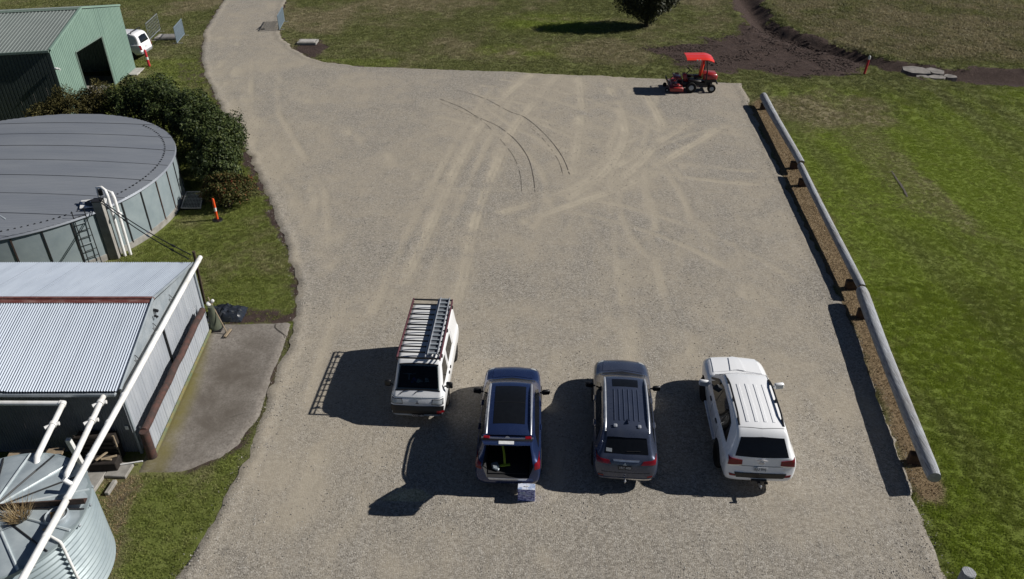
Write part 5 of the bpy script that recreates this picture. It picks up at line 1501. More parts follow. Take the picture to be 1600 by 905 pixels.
for sg, ax in ((1, 'x+'), (-1, 'x-')):
    sk.patch('side_window', [(.75, 1.08), (1.6, 1.055), (2.4, 1.04), (3.25, 1.03)], [(1.0, 1.42), (1.6, 1.485), (2.35, 1.485), (2.82, 1.36)], ax, g, v, n=20)
    sk.patch('sill_trim', [(.6, .32), (3.9, .32)], [(.6, .42), (3.9, .42)], ax, MT['black'], v, n=20, k=2)
    for y in (1.35, 2.4): sk.patch('door_gap', [(y - .006, .45), (y - .002, 1.02)], [(y + .006, .45), (y + .010, 1.02)], ax, MT['well'], v, off=.002, n=8, k=1)
    for y in (1.48, 2.52): sk.patch('door_handle', [(y, .93), (y + .2, .93)], [(y, .965), (y + .2, .965)], ax, MT['chrome'], v, off=.03, n=4, k=2)
    mirror(v, sg * .90, 3.08, 1.05, MT['black'], 1.05)
    sk.rail((sg * .60, sg * .60), .62, 2.85, .055, .034, 'roof_rail', MT['silver'], v)
    sk.patch('tail_light', [(sg * .40, .90), (sg * .80, .92)], [(sg * .47, 1.0), (sg * .82, 1.04)], 'y-', MT['red_lens'], v, off=.018)
    sk.patch('reflector', [(sg * .60, .50), (sg * .74, .52)], [(sg * .60, .55), (sg * .74, .57)], 'y-', MT['red_lens'], v, off=.012, n=4, k=2)
    sk.patch('headlight', [(sg * .42, 4.42), (sg * .74, 4.30)], [(sg * .42, 4.55), (sg * .66, 4.52)], 'z', MT['clear_lens'], v, n=6, k=4)
sk.patch('sunroof', [(-.37, 2.35), (.37, 2.35)], [(-.38, 2.72), (.38, 2.72)], 'z', g, v, off=.008)
for i in range(6):
    x = -.34 + i * .136; mb = MB(); mb.tube([sk.hit(x, lerp(.95, 2.22, q / 12), 'z')[0] + Vector((0, 0, .002)) for q in range(13)], .017, 10); mb.build('roof_rib', MT['greyp'], v, 60)
mb = MB(); p, _ = sk.hit(.02, .92, 'z'); mb.add([p + Vector((-.025, -.1, 0)), p + Vector((.025, -.1, 0)), p + Vector((.01, .12, 0)), p + Vector((-.01, .12, 0)), p + Vector((0, -.10, .075)), p + Vector((0, -.04, .07))], [(0, 1, 4), (1, 2, 5, 4), (3, 0, 4, 5), (2, 3, 5)]); mb.build('roof_aerial', MT['greyp'], v)
sk.patch('spoiler', [(-.56, .52), (0, .50), (.56, .52)], [(-.56, .72), (0, .74), (.56, .72)], 'z', MT['greyp'], v, off=.03, deep=.03)
for x in (-.33, .33): mb = MB(); p, _ = sk.hit(x, .74, 'z'); mb.box(p + Vector((0, 0, .04)), (.1, .12, .05), None, .02); mb.build('spoiler_mount', MT['silver'], v)
sk.patch('hood', [(-.62, 3.78), (0, 3.86), (.62, 3.78)], [(-.56, 4.46), (0, 4.56), (.56, 4.46)], 'z', MT['greyp'], v, off=.012)
sk.patch('cowl', [(-.70, 3.50), (0, 3.63), (.70, 3.50)], [(-.70, 3.66), (0, 3.79), (.70, 3.66)], 'z', MT['black'], v, off=.004, n=14, k=3)
sk.patch('garnish', [(-.34, .985), (.34, .985)], [(-.36, 1.025), (.36, 1.025)], 'y-', MT['chrome'], v, off=.03, n=10, k=2)
sk.patch('bumper_trim', [(-.72, .40), (0, .39), (.72, .40)], [(-.72, .46), (0, .45), (.72, .46)], 'y-', MT['chrome'], v, off=.014, n=20, k=2)
sk.patch('tailgate_gap', [(-.66, .66), (0, .64), (.66, .66)], [(-.66, .672), (0, .652), (.66, .672)], 'y-', MT['well'], v, off=.003, n=20, k=1)
mb = MB(); p, nr = sk.hit(.1, .26, 'z'); mb.tube([p + Vector((-.1, 0, .02)), p + Vector((.28, .015, .03))], .012, 5); mb.build('rear_wiper', MT['black'], v)
sk.patch('window_sticker', [(-.56, .27), (-.40, .255)], [(-.56, .33), (-.40, .315)], 'z', MT['clear_lens'], v, off=.009, n=3, k=3)
plate(sk, -.03, .82, 'y-', .36, .11, MT['plate_k'], MT['plate_txt'], '1BC 4EB', v)
diamonds(sk, -.03, .915, 'y-', .05, MT['chrome'], v)
mb = MB(); mb.tube([(0, .1, .36), (0, -.10, .36), (0, -.12, .42)], .022, 8); mb.lathe([(0, .06), (.03, .04), (.035, .02), (.02, -.02)], (0, -.12, .43), 12); mb.build('tow_ball', MT['chrome'], v, 50)
for x in (-.80, .80):
    for y in (.95, 3.62): wheel(v, x, y, .345, .22)

# ---- white 4x4
v = place('white_four_wheel_drive', 'large white four wheel drive with black roof rails, rightmost vehicle', 'car', 6.80, 15.16, -3.6)
keys = [(0, .50, .80, .72, .60, .76), (.03, .44, .88, .80, .68, .86), (.08, .40, .935, 1.00, .74, 1.06), (.12, .38, .955, 1.15, .76, 1.22), (.20, .36, .965, 1.18, .755, 1.32), (.34, .35, .975, 1.19, .705, 1.55), (.50, .34, .98, 1.19, .675, 1.76), (.68, .33, .985, 1.19, .66, 1.845), (1.3, .33, .985, 1.18, .66, 1.875), (2.2, .33, .985, 1.17, .66, 1.88), (2.75, .33, .985, 1.15, .65, 1.84), (3.05, .33, .98, 1.13, .66, 1.75), (3.35, .33, .975, 1.13, .71, 1.48), (3.62, .33, .97, 1.13, .78, 1.23), (3.76, .34, .97, 1.12, .78, 1.19), (4.2, .36, .965, 1.08, .78, 1.16), (4.6, .38, .93, 1.02, .74, 1.10), (4.82, .42, .86, .92, .66, .98), (4.92, .46, .76, .78, .56, .82), (4.95, .5, .64, .7, .46, .72)]
body = bm_to_obj(car_shell(keys), 'body', [MT['whitep'], MT['well']], v)
wells(body, (1.05, 3.90), .46, .985)
sk = Skin(body)
sk.patch('rear_window', [(-.72, 1.24), (0, 1.22), (.72, 1.24)], [(-.58, 1.67), (0, 1.70), (.58, 1.67)], 'y-', g, v, n=16)
sk.patch('windscreen', [(-.64, 3.10), (0, 3.13), (.64, 3.10)], [(-.76, 3.54), (0, 3.64), (.76, 3.54)], 'z', g, v)
sk.patch('sun_visor_strip', [(-.64, 3.02), (0, 3.05), (.64, 3.02)], [(-.64, 3.10), (0, 3.13), (.64, 3.10)], 'z', MT['whitep'], v, off=.02, n=10, k=2)
for sg, ax in ((1, 'x+'), (-1, 'x-')):
    sk.patch('side_window', [(.62, 1.26), (1.6, 1.235), (2.5, 1.21), (3.35, 1.19)], [(1.0, 1.64), (1.6, 1.715), (2.45, 1.715), (2.95, 1.58)], ax, g, v, n=20)
    sk.patch('weather_shield', [(2.75, 1.56), (2.98, 1.50), (3.42, 1.21)], [(2.75, 1.63), (3.0, 1.57), (3.50, 1.21)], ax, MT['black'], v, off=.03, n=12, k=2)
    for y in (1.42, 2.35): sk.patch('window_pillar', [(y, 1.23), (y, 1.66)], [(y + .05, 1.23), (y + .05, 1.66)], ax, MT['black'], v, off=.010, n=6, k=1)
    for y in (1.45, 2.42, 3.32): sk.patch('door_gap', [(y - .006, .5), (y - .002, 1.16)], [(y + .006, .5), (y + .010, 1.16)], ax, MT['well'], v, off=.002, n=8, k=1)
    for y in (1.60, 2.58): sk.patch('door_handle', [(y, 1.05), (y + .2, 1.05)], [(y, 1.085), (y + .2, 1.085)], ax, MT['black'], v, off=.03, n=4, k=2)
    mb = MB(); mb.box((sg * .93, 2.45, .43), (.16, 1.7, .05), None, .015); mb.build('side_step', MT['silver'], v)
    mirror(v, sg * .98, 3.22, 1.22, MT['whitep'], 1.25, 'clear_lens')
    sk.rail((sg * .60, sg * .60), .72, 2.72, .08, .028, 'roof_rail', MT['black'], v, feet=3)
    sk.patch('roof_gutter', [(sg * .585, 2.72), (sg * .61, 2.72)], [(sg * .60, 3.0), (sg * .625, 3.0)], 'z', MT['black'], v, off=.004, n=1, k=6)
    sk.patch('tail_light', [(sg * .52, 1.00), (sg * .90, .98)], [(sg * .52, 1.13), (sg * .88, 1.19)], 'y-', MT['red_lens'], v, off=.02)
    sk.patch('chrome_lip', [(sg * .52, .975), (sg * .88, .955)], [(sg * .52, 1.0), (sg * .88, .98)], 'y-', MT['chrome'], v, off=.022, k=1)
    sk.patch('reflector', [(sg * .66, .62), (sg * .82, .64)], [(sg * .66, .69), (sg * .84, .71)], 'y-', MT['red_lens'], v, off=.014, n=4, k=2)
    sk.patch('headlight', [(sg * .50, 4.66), (sg * .80, 4.52)], [(sg * .50, 4.80), (sg * .74, 4.74)], 'z', MT['clear_lens'], v, n=6, k=4)
for i in range(4):
    x = -.36 + i * .24
    sk.patch('roof_rib', [(x - .035, .82), (x + .035, .82)], [(x - .035, 2.42), (x + .035, 2.42)], 'z', MT['whitep'], v, off=.014, n=2, k=14)
sk.patch('roof_gap', [(-.60, .64), (0, .58), (.60, .64)], [(-.60, .655), (0, .595), (.60, .655)], 'z', MT['well'], v, off=.002, n=16, k=1)
sk.patch('hood', [(-.74, 3.80), (0, 3.88), (.74, 3.80)], [(-.70, 4.66), (0, 4.78), (.70, 4.66)], 'z', MT['whitep'], v, off=.016)
sk.patch('hood_bulge', [(-.22, 3.86), (0, 3.90), (.22, 3.86)], [(-.15, 4.60), (0, 4.70), (.15, 4.60)], 'z', MT['whitep'], v, off=.040, deep=.03)
sk.patch('cowl', [(-.72, 3.60), (0, 3.69), (.72, 3.60)], [(-.72, 3.66), (0, 3.76), (.72, 3.66)], 'z', MT['black'], v, off=.004, n=14, k=2)
sk.patch('bumper_step', [(-.64, .60), (0, .58), (.64, .60)], [(-.70, .76), (0, .75), (.70, .76)], 'y-', MT['black'], v, off=.03, n=20, k=3, deep=.03)
sk.patch('tailgate_gap', [(-.60, .955), (0, .95), (.60, .955)], [(-.60, .968), (0, .962), (.60, .968)], 'y-', MT['well'], v, off=.003, n=20, k=1)
mb = MB()
for s_ in (-1, 1): mb.tube([sk.hit(0, 1.18, 'y-')[0] + Vector((s_ * .02, -.03, 0)), sk.hit(s_ * .14, 1.155, 'y-')[0] + Vector((0, -.03, 0))], .018, 6)
mb.build('garnish', MT['chrome'], v)
p, nr = sk.hit(0, 1.07, 'y-'); mb = MB()
for ra, rb in ((.075, .05), (.028, .045), (.06, .02)):
    mb.tube([p + Vector((ra * math.cos(a * PI / 12), -.016, rb * math.sin(a * PI / 12))) for a in range(25)], .006, 5)
mb.build('emblem', MT['chrome'], v)
plate(sk, -.02, .88, 'y-', .37, .12, MT['plate_w'], MT['plate_txt_k'], 'BJU 8HJ', v)
text_on(sk, 'badge_text', 'V8', .06, .62, .88, 'y-', MT['chrome'], v)
mb = MB(); mb.tube([(0, .3, .46), (0, -.10, .46)], .045, 6); mb.box((0, -.03, .50), (.42, .08, .06), None, .01); mb.box((0, -.20, .46), (.08, .24, .03)); mb.build('tow_bar', MT['blacksteel'], v)
mb = MB(); mb.lathe([(0, .075), (.03, .055), (.035, .03), (.022, 0), (.022, -.03)], (0, -.28, .50), 12); mb.build('tow_ball', MT['chrome'], v, 50)
mb = MB(); mb.box((.20, -.06, .44), (.10, .07, .05), None, .01); mb.build('trailer_socket', MT['black'], v)
for x in (-.865, .865):
    for y in (1.05, 3.90): wheel(v, x, y, .40, .27, 6)

# ---- blue SUV with the tailgate up
v = place('blue_suv', 'dark blue SUV with its tailgate raised and a panoramic sunroof', 'car', -.12, 15.12, -2.0)
v.scale = (1, 1.045, 1)
keys = [(0, .42, .70, .60, .50, .63), (.03, .36, .80, .66, .60, .70), (.08, .32, .87, .84, .70, .90), (.15, .30, .895, .98, .70, 1.05), (.26, .29, .905, 1.03, .69, 1.17), (.44, .28, .912, 1.04, .66, 1.40), (.60, .27, .917, 1.04, .645, 1.57), (.80, .26, .92, 1.03, .645, 1.635), (1.4, .25, .92, 1.02, .655, 1.665), (2.1, .25, .92, 1.0, .655, 1.66), (2.6, .25, .92, .99, .64, 1.60), (2.85, .25, .915, .98, .64, 1.53), (3.15, .25, .91, .98, .67, 1.32), (3.46, .25, .905, .98, .71, 1.07), (3.60, .26, .90, .97, .71, 1.02), (3.95, .28, .885, .94, .69, .99), (4.22, .30, .85, .87, .64, .91), (4.38, .33, .76, .76, .56, .80), (4.44, .38, .64, .66, .46, .70), (4.47, .42, .5, .6, .36, .62)]
body = bm_to_obj(car_shell(keys), 'body', [MT['bluep'], MT['interior']], v)
wells(body, (.92, 3.55), .40, .92)
mb = MB(); b_ = [(-.58, -.1, .61), (.58, -.1, .61), (.70, -.1, .95), (.56, -.1, 1.57), (-.56, -.1, 1.57), (-.70, -.1, .95)]
mb.add(b_ + [(x, 1.55, z) for x, y, z in b_], [(0, 1, 2, 3, 4, 5), (6, 11, 10, 9, 8, 7)] + [(i, (i + 1) % 6, 6 + (i + 1) % 6, 6 + i) for i in range(6)])
cut(body, mb)
sk = Skin(body)
sk.patch('windscreen', [(-.60, 2.89), (0, 2.92), (.60, 2.89)], [(-.71, 3.36), (0, 3.46), (.71, 3.36)], 'z', MT['screenglare'], v)
sk.patch('sunroof', [(-.44, .98), (.44, .98)], [(-.45, 2.56), (.45, 2.56)], 'z', g, v, off=.008, k=16)
sk.patch('sunroof_bar', [(-.44, 1.80), (.44, 1.80)], [(-.44, 1.815), (.44, 1.815)], 'z', MT['black'], v, off=.014, k=1)
for sg, ax in ((1, 'x+'), (-1, 'x-')):
    sk.patch('side_window', [(.70, 1.09), (1.6, 1.06), (2.4, 1.045), (3.12, 1.04)], [(.90, 1.38), (1.5, 1.48), (2.3, 1.475), (2.74, 1.35)], ax, g, v, n=20)
    for y in (1.35, 2.32): sk.patch('door_gap', [(y - .006, .45), (y - .002, 1.02)], [(y + .006, .45), (y + .010, 1.02)], ax, MT['well'], v, off=.002, n=8, k=1)
    for y in (1.48, 2.46): sk.patch('door_handle', [(y, .95), (y + .2, .95)], [(y, .985), (y + .2, .985)], ax, MT['bluep'], v, off=.035, n=4, k=2)
    mirror(v, sg * .92, 2.98, 1.06, MT['black'], 1.05)
    sk.rail((sg * .615, sg * .61), .62, 2.72, .05, .030, 'roof_rail', MT['silver'], v, feet=2)
    sk.patch('tail_light', [(sg * .73, .86), (sg * .87, .88)], [(sg * .73, 1.02), (sg * .87, 1.06)], 'y-', MT['red_lens'], v, off=.018)
    sk.patch('headlight', [(sg * .44, 4.22), (sg * .76, 4.10)], [(sg * .44, 4.35), (sg * .68, 4.30)], 'z', MT['clear_lens'], v, n=6, k=4)
    mb = MB(); mb.tube([(sg * .56, .50, 1.40), (sg * .56, .30, 1.86)], .016, 6); mb.build('gas_strut', MT['blacksteel'], v)
sk.patch('hood', [(-.62, 3.62), (0, 3.70), (.62, 3.62)], [(-.58, 4.24), (0, 4.34), (.58, 4.24)], 'z', MT['bluep'], v, off=.012)
sk.patch('cowl', [(-.71, 3.36), (0, 3.47), (.71, 3.36)], [(-.71, 3.50), (0, 3.62), (.71, 3.50)], 'z', MT['black'], v, off=.004, n=14, k=3)
sk.patch('bumper_top', [(-.50, .545), (0, .535), (.50, .545)], [(-.54, .60), (0, .59), (.54, .60)], 'y-', MT['silver'], v, off=.016, n=12, k=2)
mb = MB(); mb.box((0, .78, .635), (1.1, 1.3, .03)); mb.build('boot_floor', MT['interior'], v)
mb = MB(); mb.box((0, 1.42, 1.02), (1.06, .14, .76), (-.2, 0, 0), .03); mb.build('rear_seat', MT['interior'], v, 40)
# raised tailgate: glass part leaning up and back, lower part folded towards the rear
Hh = Vector((0, .60, 1.63))
def gate(pts, th, m, name, par):
    mb = MB(); V = []; k = len(pts); nx = 10
    for (hw, y, z, cr) in pts:
        for i in range(nx + 1):
            f = -1 + 2 * i / nx; V.append((hw * f, y - cr * (1 - f * f) * .6 , z + .02 * (1 - f * f)))
    F = [(j * (nx + 1) + i, j * (nx + 1) + i + 1, (j + 1) * (nx + 1) + i + 1, (j + 1) * (nx + 1) + i) for j in range(k - 1) for i in range(nx)]
    n0 = len(V); V2 = [(x * .985, y + th * .6, z - th) for x, y, z in V]
    mb.add(V + V2, F + [tuple(n0 + i for i in reversed(f)) for f in F] + [(i, i + 1, n0 + i + 1, n0 + i) for i in range(nx)] + [((k - 1) * (nx + 1) + i, (k - 1) * (nx + 1) + i + 1, n0 + (k - 1) * (nx + 1) + i + 1, n0 + (k - 1) * (nx + 1) + i) for i in range(nx)]
           + [(j * (nx + 1), (j + 1) * (nx + 1), n0 + (j + 1) * (nx + 1), n0 + j * (nx + 1)) for j in range(k - 1)] + [(j * (nx + 1) + nx, (j + 1) * (nx + 1) + nx, n0 + (j + 1) * (nx + 1) + nx, n0 + j * (nx + 1) + nx) for j in range(k - 1)])
    return mb.build(name, m, par, 40, True)
HY, HZ, AL = .60, 1.645, math.radians(91)
def gp(y, z, w, cr):      # closed-gate profile turned about the roof hinge
    dy, dz = y - HY, z - HZ; c_, s_ = math.cos(-AL), math.sin(-AL)
    return (w, HY + dy * c_ - dz * s_, HZ + dy * s_ + dz * c_, cr)
tg = gate([gp(.64, 1.665, .60, 0), gp(.52, 1.53, .60, .02)], .05, MT['bluep'], 'tailgate', v)
gate([gp(.52, 1.53, .60, .02), gp(.20, 1.14, .655, .05)], .012, MT['tint'], 'tailgate_glass', tg)
for sg in (-1, 1):
    mb = MB(); a = gp(.52, 1.53, sg * .60, 0); b = gp(.19, 1.12, sg * .665, 0); mb.tube([a[:3], b[:3]], .035, 6); mb.build('gate_frame', MT['bluep'], tg, 50)
gate([gp(.20, 1.14, .675, .05), gp(.13, 1.05, .69, .06), gp(.09, .95, .69, .06)], .05, MT['bluep'], 'gate_upper_skin', tg)
gate([gp(.09, .95, .67, .06), gp(.12, .91, .66, .06)], .03, MT['black'], 'gate_recess', tg)
gate([gp(.12, .91, .67, .06), gp(.08, .80, .64, .06), gp(.07, .70, .60, .05)], .05, MT['bluep'], 'gate_lower_skin', tg)
for sg in (-1, 1):
    p = gp(.10, .985, sg * .55, 0); mb = MB(); mb.box((p[0], p[1], p[2] + .02), (.17, .09, .04), (.2, 0, sg * .12), .012); mb.build('gate_light', MT['red_lens'], tg)
def on_gate(mb, y, z, x):
    p = gp(y, z, x, 0); q = gp(y - .02, z + .1, x, 0); t_ = Vector((0, p[1] - q[1], p[2] - q[2])).normalized(); n_ = Vector((0, -t_.z, t_.y))
    if n_.z < 0: n_ = -n_
    M = Matrix((Vector((1, 0, 0)), -t_, n_)).transposed(); mb.v = [tuple(M @ Vector(u) + Vector(p[:3]) + Vector((0, -.035, .012))) for u in mb.v]
mb = MB(); mb.lathe([(.0, .014), (.06, .014), (.066, 0)], (0, 0, 0), 20); on_gate(mb, .11, 1.0, 0); mb.build('emblem', MT['chrome'], tg, 40)
mb = MB(); mb.box((0, 0, .02), (.40, .10, .012), None, .003); on_gate(mb, .08, .80, -.02); mb.build('number_plate', MT['plate_w'], tg)
for x in (-.815, .815):
    for y in (.92, 3.55): wheel(v, x, y, .35, .23)
ls = thing('lime_strap', 'lime green strap lying in the open boot of the blue SUV', 'strap', (-.18, 15.5, .66))
mb = MB(); mb.box((-.20, 15.52, .70), (.30, .10, .03), (0, 0, .15), .01); mb.tube([(-.20, 15.55, .72), (-.22, 15.75, .90), (-.27, 16.0, 1.04)], .035, 6); mb.build('webbing', MT['lime'], ls, 50)
mb = MB(); mb.box((-.47, 15.50, .70), (.2, .22, .10), (0, 0, .3), .03); mb.box((-.42, 15.38, .69), (.14, .1, .06), (0, 0, -.4), .02); tag(mb.build('small_bag', MT['galv']), 'small grey bag in the left of the open boot', 'bag')

# ---- carton on the gravel behind it
ct = thing('carton', 'printed blue and white carton standing on the gravel behind the blue SUV', 'carton', (.40, 14.95, 0), math.radians(-4), None, True)
mb = MB(); mb.box((0, 0, .225), (.47, .22, .45), None, .004); mb.build('sides', MT['carton'], ct)
mb = MB(); mb.box((-.118, 0, .453), (.234, .222, .008)); mb.box((.118, 0, .455), (.234, .222, .010)); mb.build('lid_flaps', MT['carton_pale'], ct)
mb = MB(); mb.box((-.06, -.113, .26), (.2, .006, .02), (0, .1, 0)); mb.box((.09, -.113, .22), (.24, .006, .02), (0, -.15, 0)); mb.box((-.1, -.113, .33), (.16, .006, .05)); mb.build('printed_panel', MT['carton_pale'], ct)
mb = MB(); mb.box((0, 0, .468), (.13, .03, .02), None, .008); mb.build('handle', MT['white_band'], ct)

# ---- white van with roof rack, facing the camera
v = place('white_van', 'old white van with a roof rack full of bars, facing the camera', 'van', -2.67, 21.93, 176.8)
v.scale = (1, .945, 1)
keys = [(0, .42, .74, 1.0, .58, 1.50), (.02, .36, .80, 1.02, .61, 1.66), (.06, .32, .83, 1.05, .63, 1.76), (.14, .30, .84, 1.05, .64, 1.81), (.5, .28, .845, 1.05, .65, 1.835), (1.6, .28, .845, 1.05, .65, 1.85), (2.8, .28, .845, 1.05, .65, 1.84), (3.22, .28, .845, 1.05, .645, 1.80), (3.36, .28, .842, 1.05, .65, 1.74), (3.62, .28, .84, 1.02, .68, 1.44), (3.92, .29, .84, .99, .71, 1.09), (3.98, .29, .838, .95, .715, 1.03), (4.06, .30, .83, .88, .71, .95), (4.11, .31, .82, .82, .70, .88), (4.16, .32, .81, .74, .68, .77), (4.19, .33, .79, .62, .65, .66), (4.22, .34, .78, .56, .63, .58), (4.25, .36, .72, .50, .57, .52)]
body = bm_to_obj(car_shell(keys), 'body', [MT['vanwhite'], MT['interior']], v)
wells(body, (.80, 3.20), .36, .845)
mb = MB(); b_ = [(2.6, .75), (3.95, .75), (4.02, 1.06), (3.875, 1.165), (3.42, 1.70), (3.3, 1.9), (3.2, 1.70), (2.6, 1.70)]
b_ = [(2.6, .78), (3.76, .78), (3.84, 1.14), (3.40, 1.66), (2.6, 1.70)]
front = [(2.6, .78), (3.70, .78), (3.99, 1.17), (3.56, 1.80), (2.6, 1.70)]
hw = .60
mb.add([(-hw, y, z) for y, z in b_] + [(hw, y, z) for y, z in b_], [(0, 1, 2, 3, 4), (9, 8, 7, 6, 5)] + [(i, (i + 1) % 5, 5 + (i + 1) % 5, 5 + i) for i in range(5)])
skf = Skin(body)
cut(body, mb)
# opening for the windscreen
mb = MB(); Q = [(-.62, 3.88, 1.15), (.62, 3.88, 1.15), (.56, 3.42, 1.67), (-.56, 3.42, 1.67)]; dv = Vector((0, .75, .65)).normalized()
mb.add([Vector(q) - dv * .25 for q in Q] + [Vector(q) + dv * .3 for q in Q], [(0, 1, 2, 3), (7, 6, 5, 4), (0, 1, 5, 4), (1, 2, 6, 5), (2, 3, 7, 6), (3, 0, 4, 7)]); cut(body, mb)
sk = skf
sk.patch('windscreen', [(-.59, 3.40), (0, 3.41), (.59, 3.40)], [(-.66, 3.90), (0, 3.915), (.66, 3.90)], 'z', MT['screen'], v, off=.008, deep=.006)
for (lo, hi) in (([(-.60, 3.375), (.60, 3.375)], [(-.60, 3.405), (.60, 3.405)]), ([(-.68, 3.90), (.68, 3.90)], [(-.68, 3.93), (.68, 3.93)])):
    sk.patch('screen_seal', lo, hi, 'z', MT['black'], v, off=.010, n=12, k=1)
mb = MB(); mb.box((0, 3.55, 1.10), (1.3, .36, .10), (.1, 0, 0), .04); mb.build('dashboard', MT['interior'], v, 40)
mb = MB(); c = Vector((.32, 3.30, 1.22)); nrm = Vector((0, -.6, .8)).normalized(); sx = Vector((1, 0, 0)); sy = nrm.cross(sx)
c = Vector((-.34, 3.30, 1.26)) if False else Vector((.34, 3.30, 1.26))
mb.tube([c + (sx * math.cos(a * PI / 12) + sy * math.sin(a * PI / 12)) * .19 for a in range(25)], .018, 6, False); mb.tube([c - sx * .18, c + sx * .18], .02, 6); mb.tube([c, c + Vector((0, .25, -.25))], .03, 6)
mb.build('steering_wheel', MT['galv'], v, 50)
for x in (-.36, .36):
    mb = MB(); mb.box((x, 2.9, 1.0), (.46, .5, .16), None, .05); mb.box((x, 2.68, 1.3), (.44, .14, .62), (-.15, 0, 0), .05); mb.build('seat', MT['interior'], v, 40)
def van_w(x, y):
    a_ = math.radians(176.8); return (-2.67 + x * math.cos(a_) - y * .945 * math.sin(a_), 21.93 + x * math.sin(a_) + y * .945 * math.cos(a_))
pl = random.Random(12)
for i, (lab, m_) in enumerate((('crumpled white paper on the van dashboard', 'white_band'), ('blue folded cloth on the van dashboard', 'blue_cloth'), ('pale papers on the passenger side of the van dashboard', 'white_band'))):
    if m_ == 'blue_cloth': MT['blue_cloth'] = plain('blue_cloth', (.04, .05, .3), .8)
    mb = MB(); cx = (-.02, .14, -.22)[i]
    for q in range(4): mb.box((*van_w(cx + pl.uniform(-.07, .07), 3.53 + pl.uniform(-.08, .08)), 1.18 + q * .012), (pl.uniform(.07, .16), pl.uniform(.05, .12), .02), (pl.uniform(-.5, .5), pl.uniform(-.5, .5), pl.uniform(0, 3)))
    tag(mb.build('dashboard_litter', MT[m_]), lab, 'papers' if i != 1 else 'cloth')
for sg, ax in ((1, 'x+'), (-1, 'x-')):
    sk.patch('door_window', [(2.72, 1.12), (3.05, 1.11), (3.62, 1.10)], [(2.72, 1.62), (3.0, 1.64), (3.26, 1.62)], ax, g, v, n=14)
    sk.patch('side_window', [(1.45, 1.16), (2.45, 1.15)], [(1.50, 1.60), (2.42, 1.62)], ax, g, v, n=14)
    for y in (2.62, 1.3): sk.patch('door_gap', [(y - .006, .45), (y - .002, 1.65)], [(y + .006, .45), (y + .010, 1.65)], ax, MT['well'], v, off=.002, n=10, k=1)
    for y, nm in ((2.72, 'door_handle'), (2.42, 'door_handle')): sk.patch(nm, [(y, .95), (y + .12, .95)], [(y, .99), (y + .12, .99)], ax, MT['black'], v, off=.03, n=4, k=2)
    sk.patch('headlight', [(sg * .46, .76), (sg * .76, .76)], [(sg * .48, .88), (sg * .77, .88)], 'y+', MT['clear_lens'], v, off=.014, n=6, k=4)
    sk.patch('headlight_surround', [(sg * .44, .74), (sg * .80, .74)], [(sg * .46, .90), (sg * .79, .90)], 'y+', MT['black'], v, off=.006, n=6, k=4)
    mb = MB(); mb.tube([(sg * .80, 3.62, 1.06), (sg * .92, 3.68, 1.12)], .03, 6); mb.box((sg * .95, 3.68, 1.16), (.20, .09, .24), None, .03); mb.build('mirror', MT['black'], v, 50)
sk.patch('indicator', [(-.80, .50), (-.60, .48)], [(-.80, .56), (-.60, .55)], 'y+', MT['red_lens'], v, off=.03, n=5, k=2)
sk.patch('front_bumper', [(-.80, .44), (0, .42), (.80, .44)], [(-.80, .70), (0, .69), (.80, .70)], 'y+', MT['black'], v, off=.02, n=24, k=5, deep=.03)
sk.patch('bumper_lip', [(-.74, .38), (0, .365), (.74, .38)], [(-.74, .41), (0, .395), (.74, .41)], 'y+', MT['galv'], v, off=.02, n=20, k=1)
sk.patch('panel_seam', [(-.78, .93), (0, .935), (.78, .93)], [(-.78, .945), (0, .95), (.78, .945)], 'y+', MT['galv'], v, off=.012, n=20, k=1)
plate(sk, -.02, .385, 'y+', .36, .11, MT['plate_k'], MT['plate_txt'], 'CCD 4BS', v, .035)
text_on(sk, 'badge_text', 'VEROX', .085, 0, .905, 'y+', MT['galv'], v)
diamonds(sk, 0, .79, 'y+', .055, MT['black'], v)
for x, ln in ((.42, .3), (-.02, .3)):
    mb = MB(); a = sk.hit(x, 3.955, 'z')[0] + Vector((0, 0, .03)); b = sk.hit(x - .22, 3.93, 'z')[0] + Vector((0, 0, .04)); mb.tube([a, b], .013, 5); b2 = sk.hit(x + .12, 4.03, 'z')[0] + Vector((0, 0, .02)); mb.tube([a, b2], .010, 5); mb.build('wiper', MT['black'], v)
# roof rack
zr = 1.98
MT['boardgrey'] = mat('weathered_board', (.16, .175, .20), (.10, .11, .13), 6, .7)
for x, m_ in ((-.66, 'maroon'), (.66, 'maroon')):
    mb = MB(); mb.tube([(x, .02, zr), (x, 3.42, zr)], .026, 8)
    mb.tube([(x, .02, zr - .10), (x, 3.42, zr - .10)], .018, 6)
    for q in range(6): y = .15 + q * .6; mb.tube([(x, y, zr), (x * 1.0, y, zr - .11)], .014, 6)
    mb.build('rack_rail', MT[m_], v, 50)
    for q in range(3):
        y = .3 + q * 1.4; mb = MB(); mb.box((x * 1.03, y, zr - .13), (.05, .10, .10), None, .01); mb.build('rack_foot', MT['black'], v)
for i in range(12):
    y = .03 + i * .307; mb = MB(); mb.box((0, y, zr - .02), (1.32, .060 if i in (0, 11, 5) else .046, .04), None, .005); mb.build('rack_bar', MT['black'], v)
mb = MB(); mb.tube([(-.21, .03, zr + .03), (-.21, 3.40, zr + .03)], .022, 8); mb.build('rack_divider', MT['silver'], v, 50)
lad = thing('ladder', 'grey aluminium ladder lying along the van roof rack', 'ladder', (*van_w(-.42, 1.65), zr), math.radians(176.8), None, True)
for dx in (-.15, .15):
    mb = MB(); mb.box((dx, 0, .055), (.03, 3.1, .07), None, .005); mb.build('stile', MT['silver'], lad)
for i in range(14):
    mb = MB(); mb.box((0, -1.48 + i * .228, .055), (.28, .06, .03), None, .005); mb.build('rung', MT['galv'], lad)
bo = thing('board', 'grey flat board lying under the ladder on the van rack', 'board', (*van_w(-.42, 1.65), zr), math.radians(176.8), None, True)
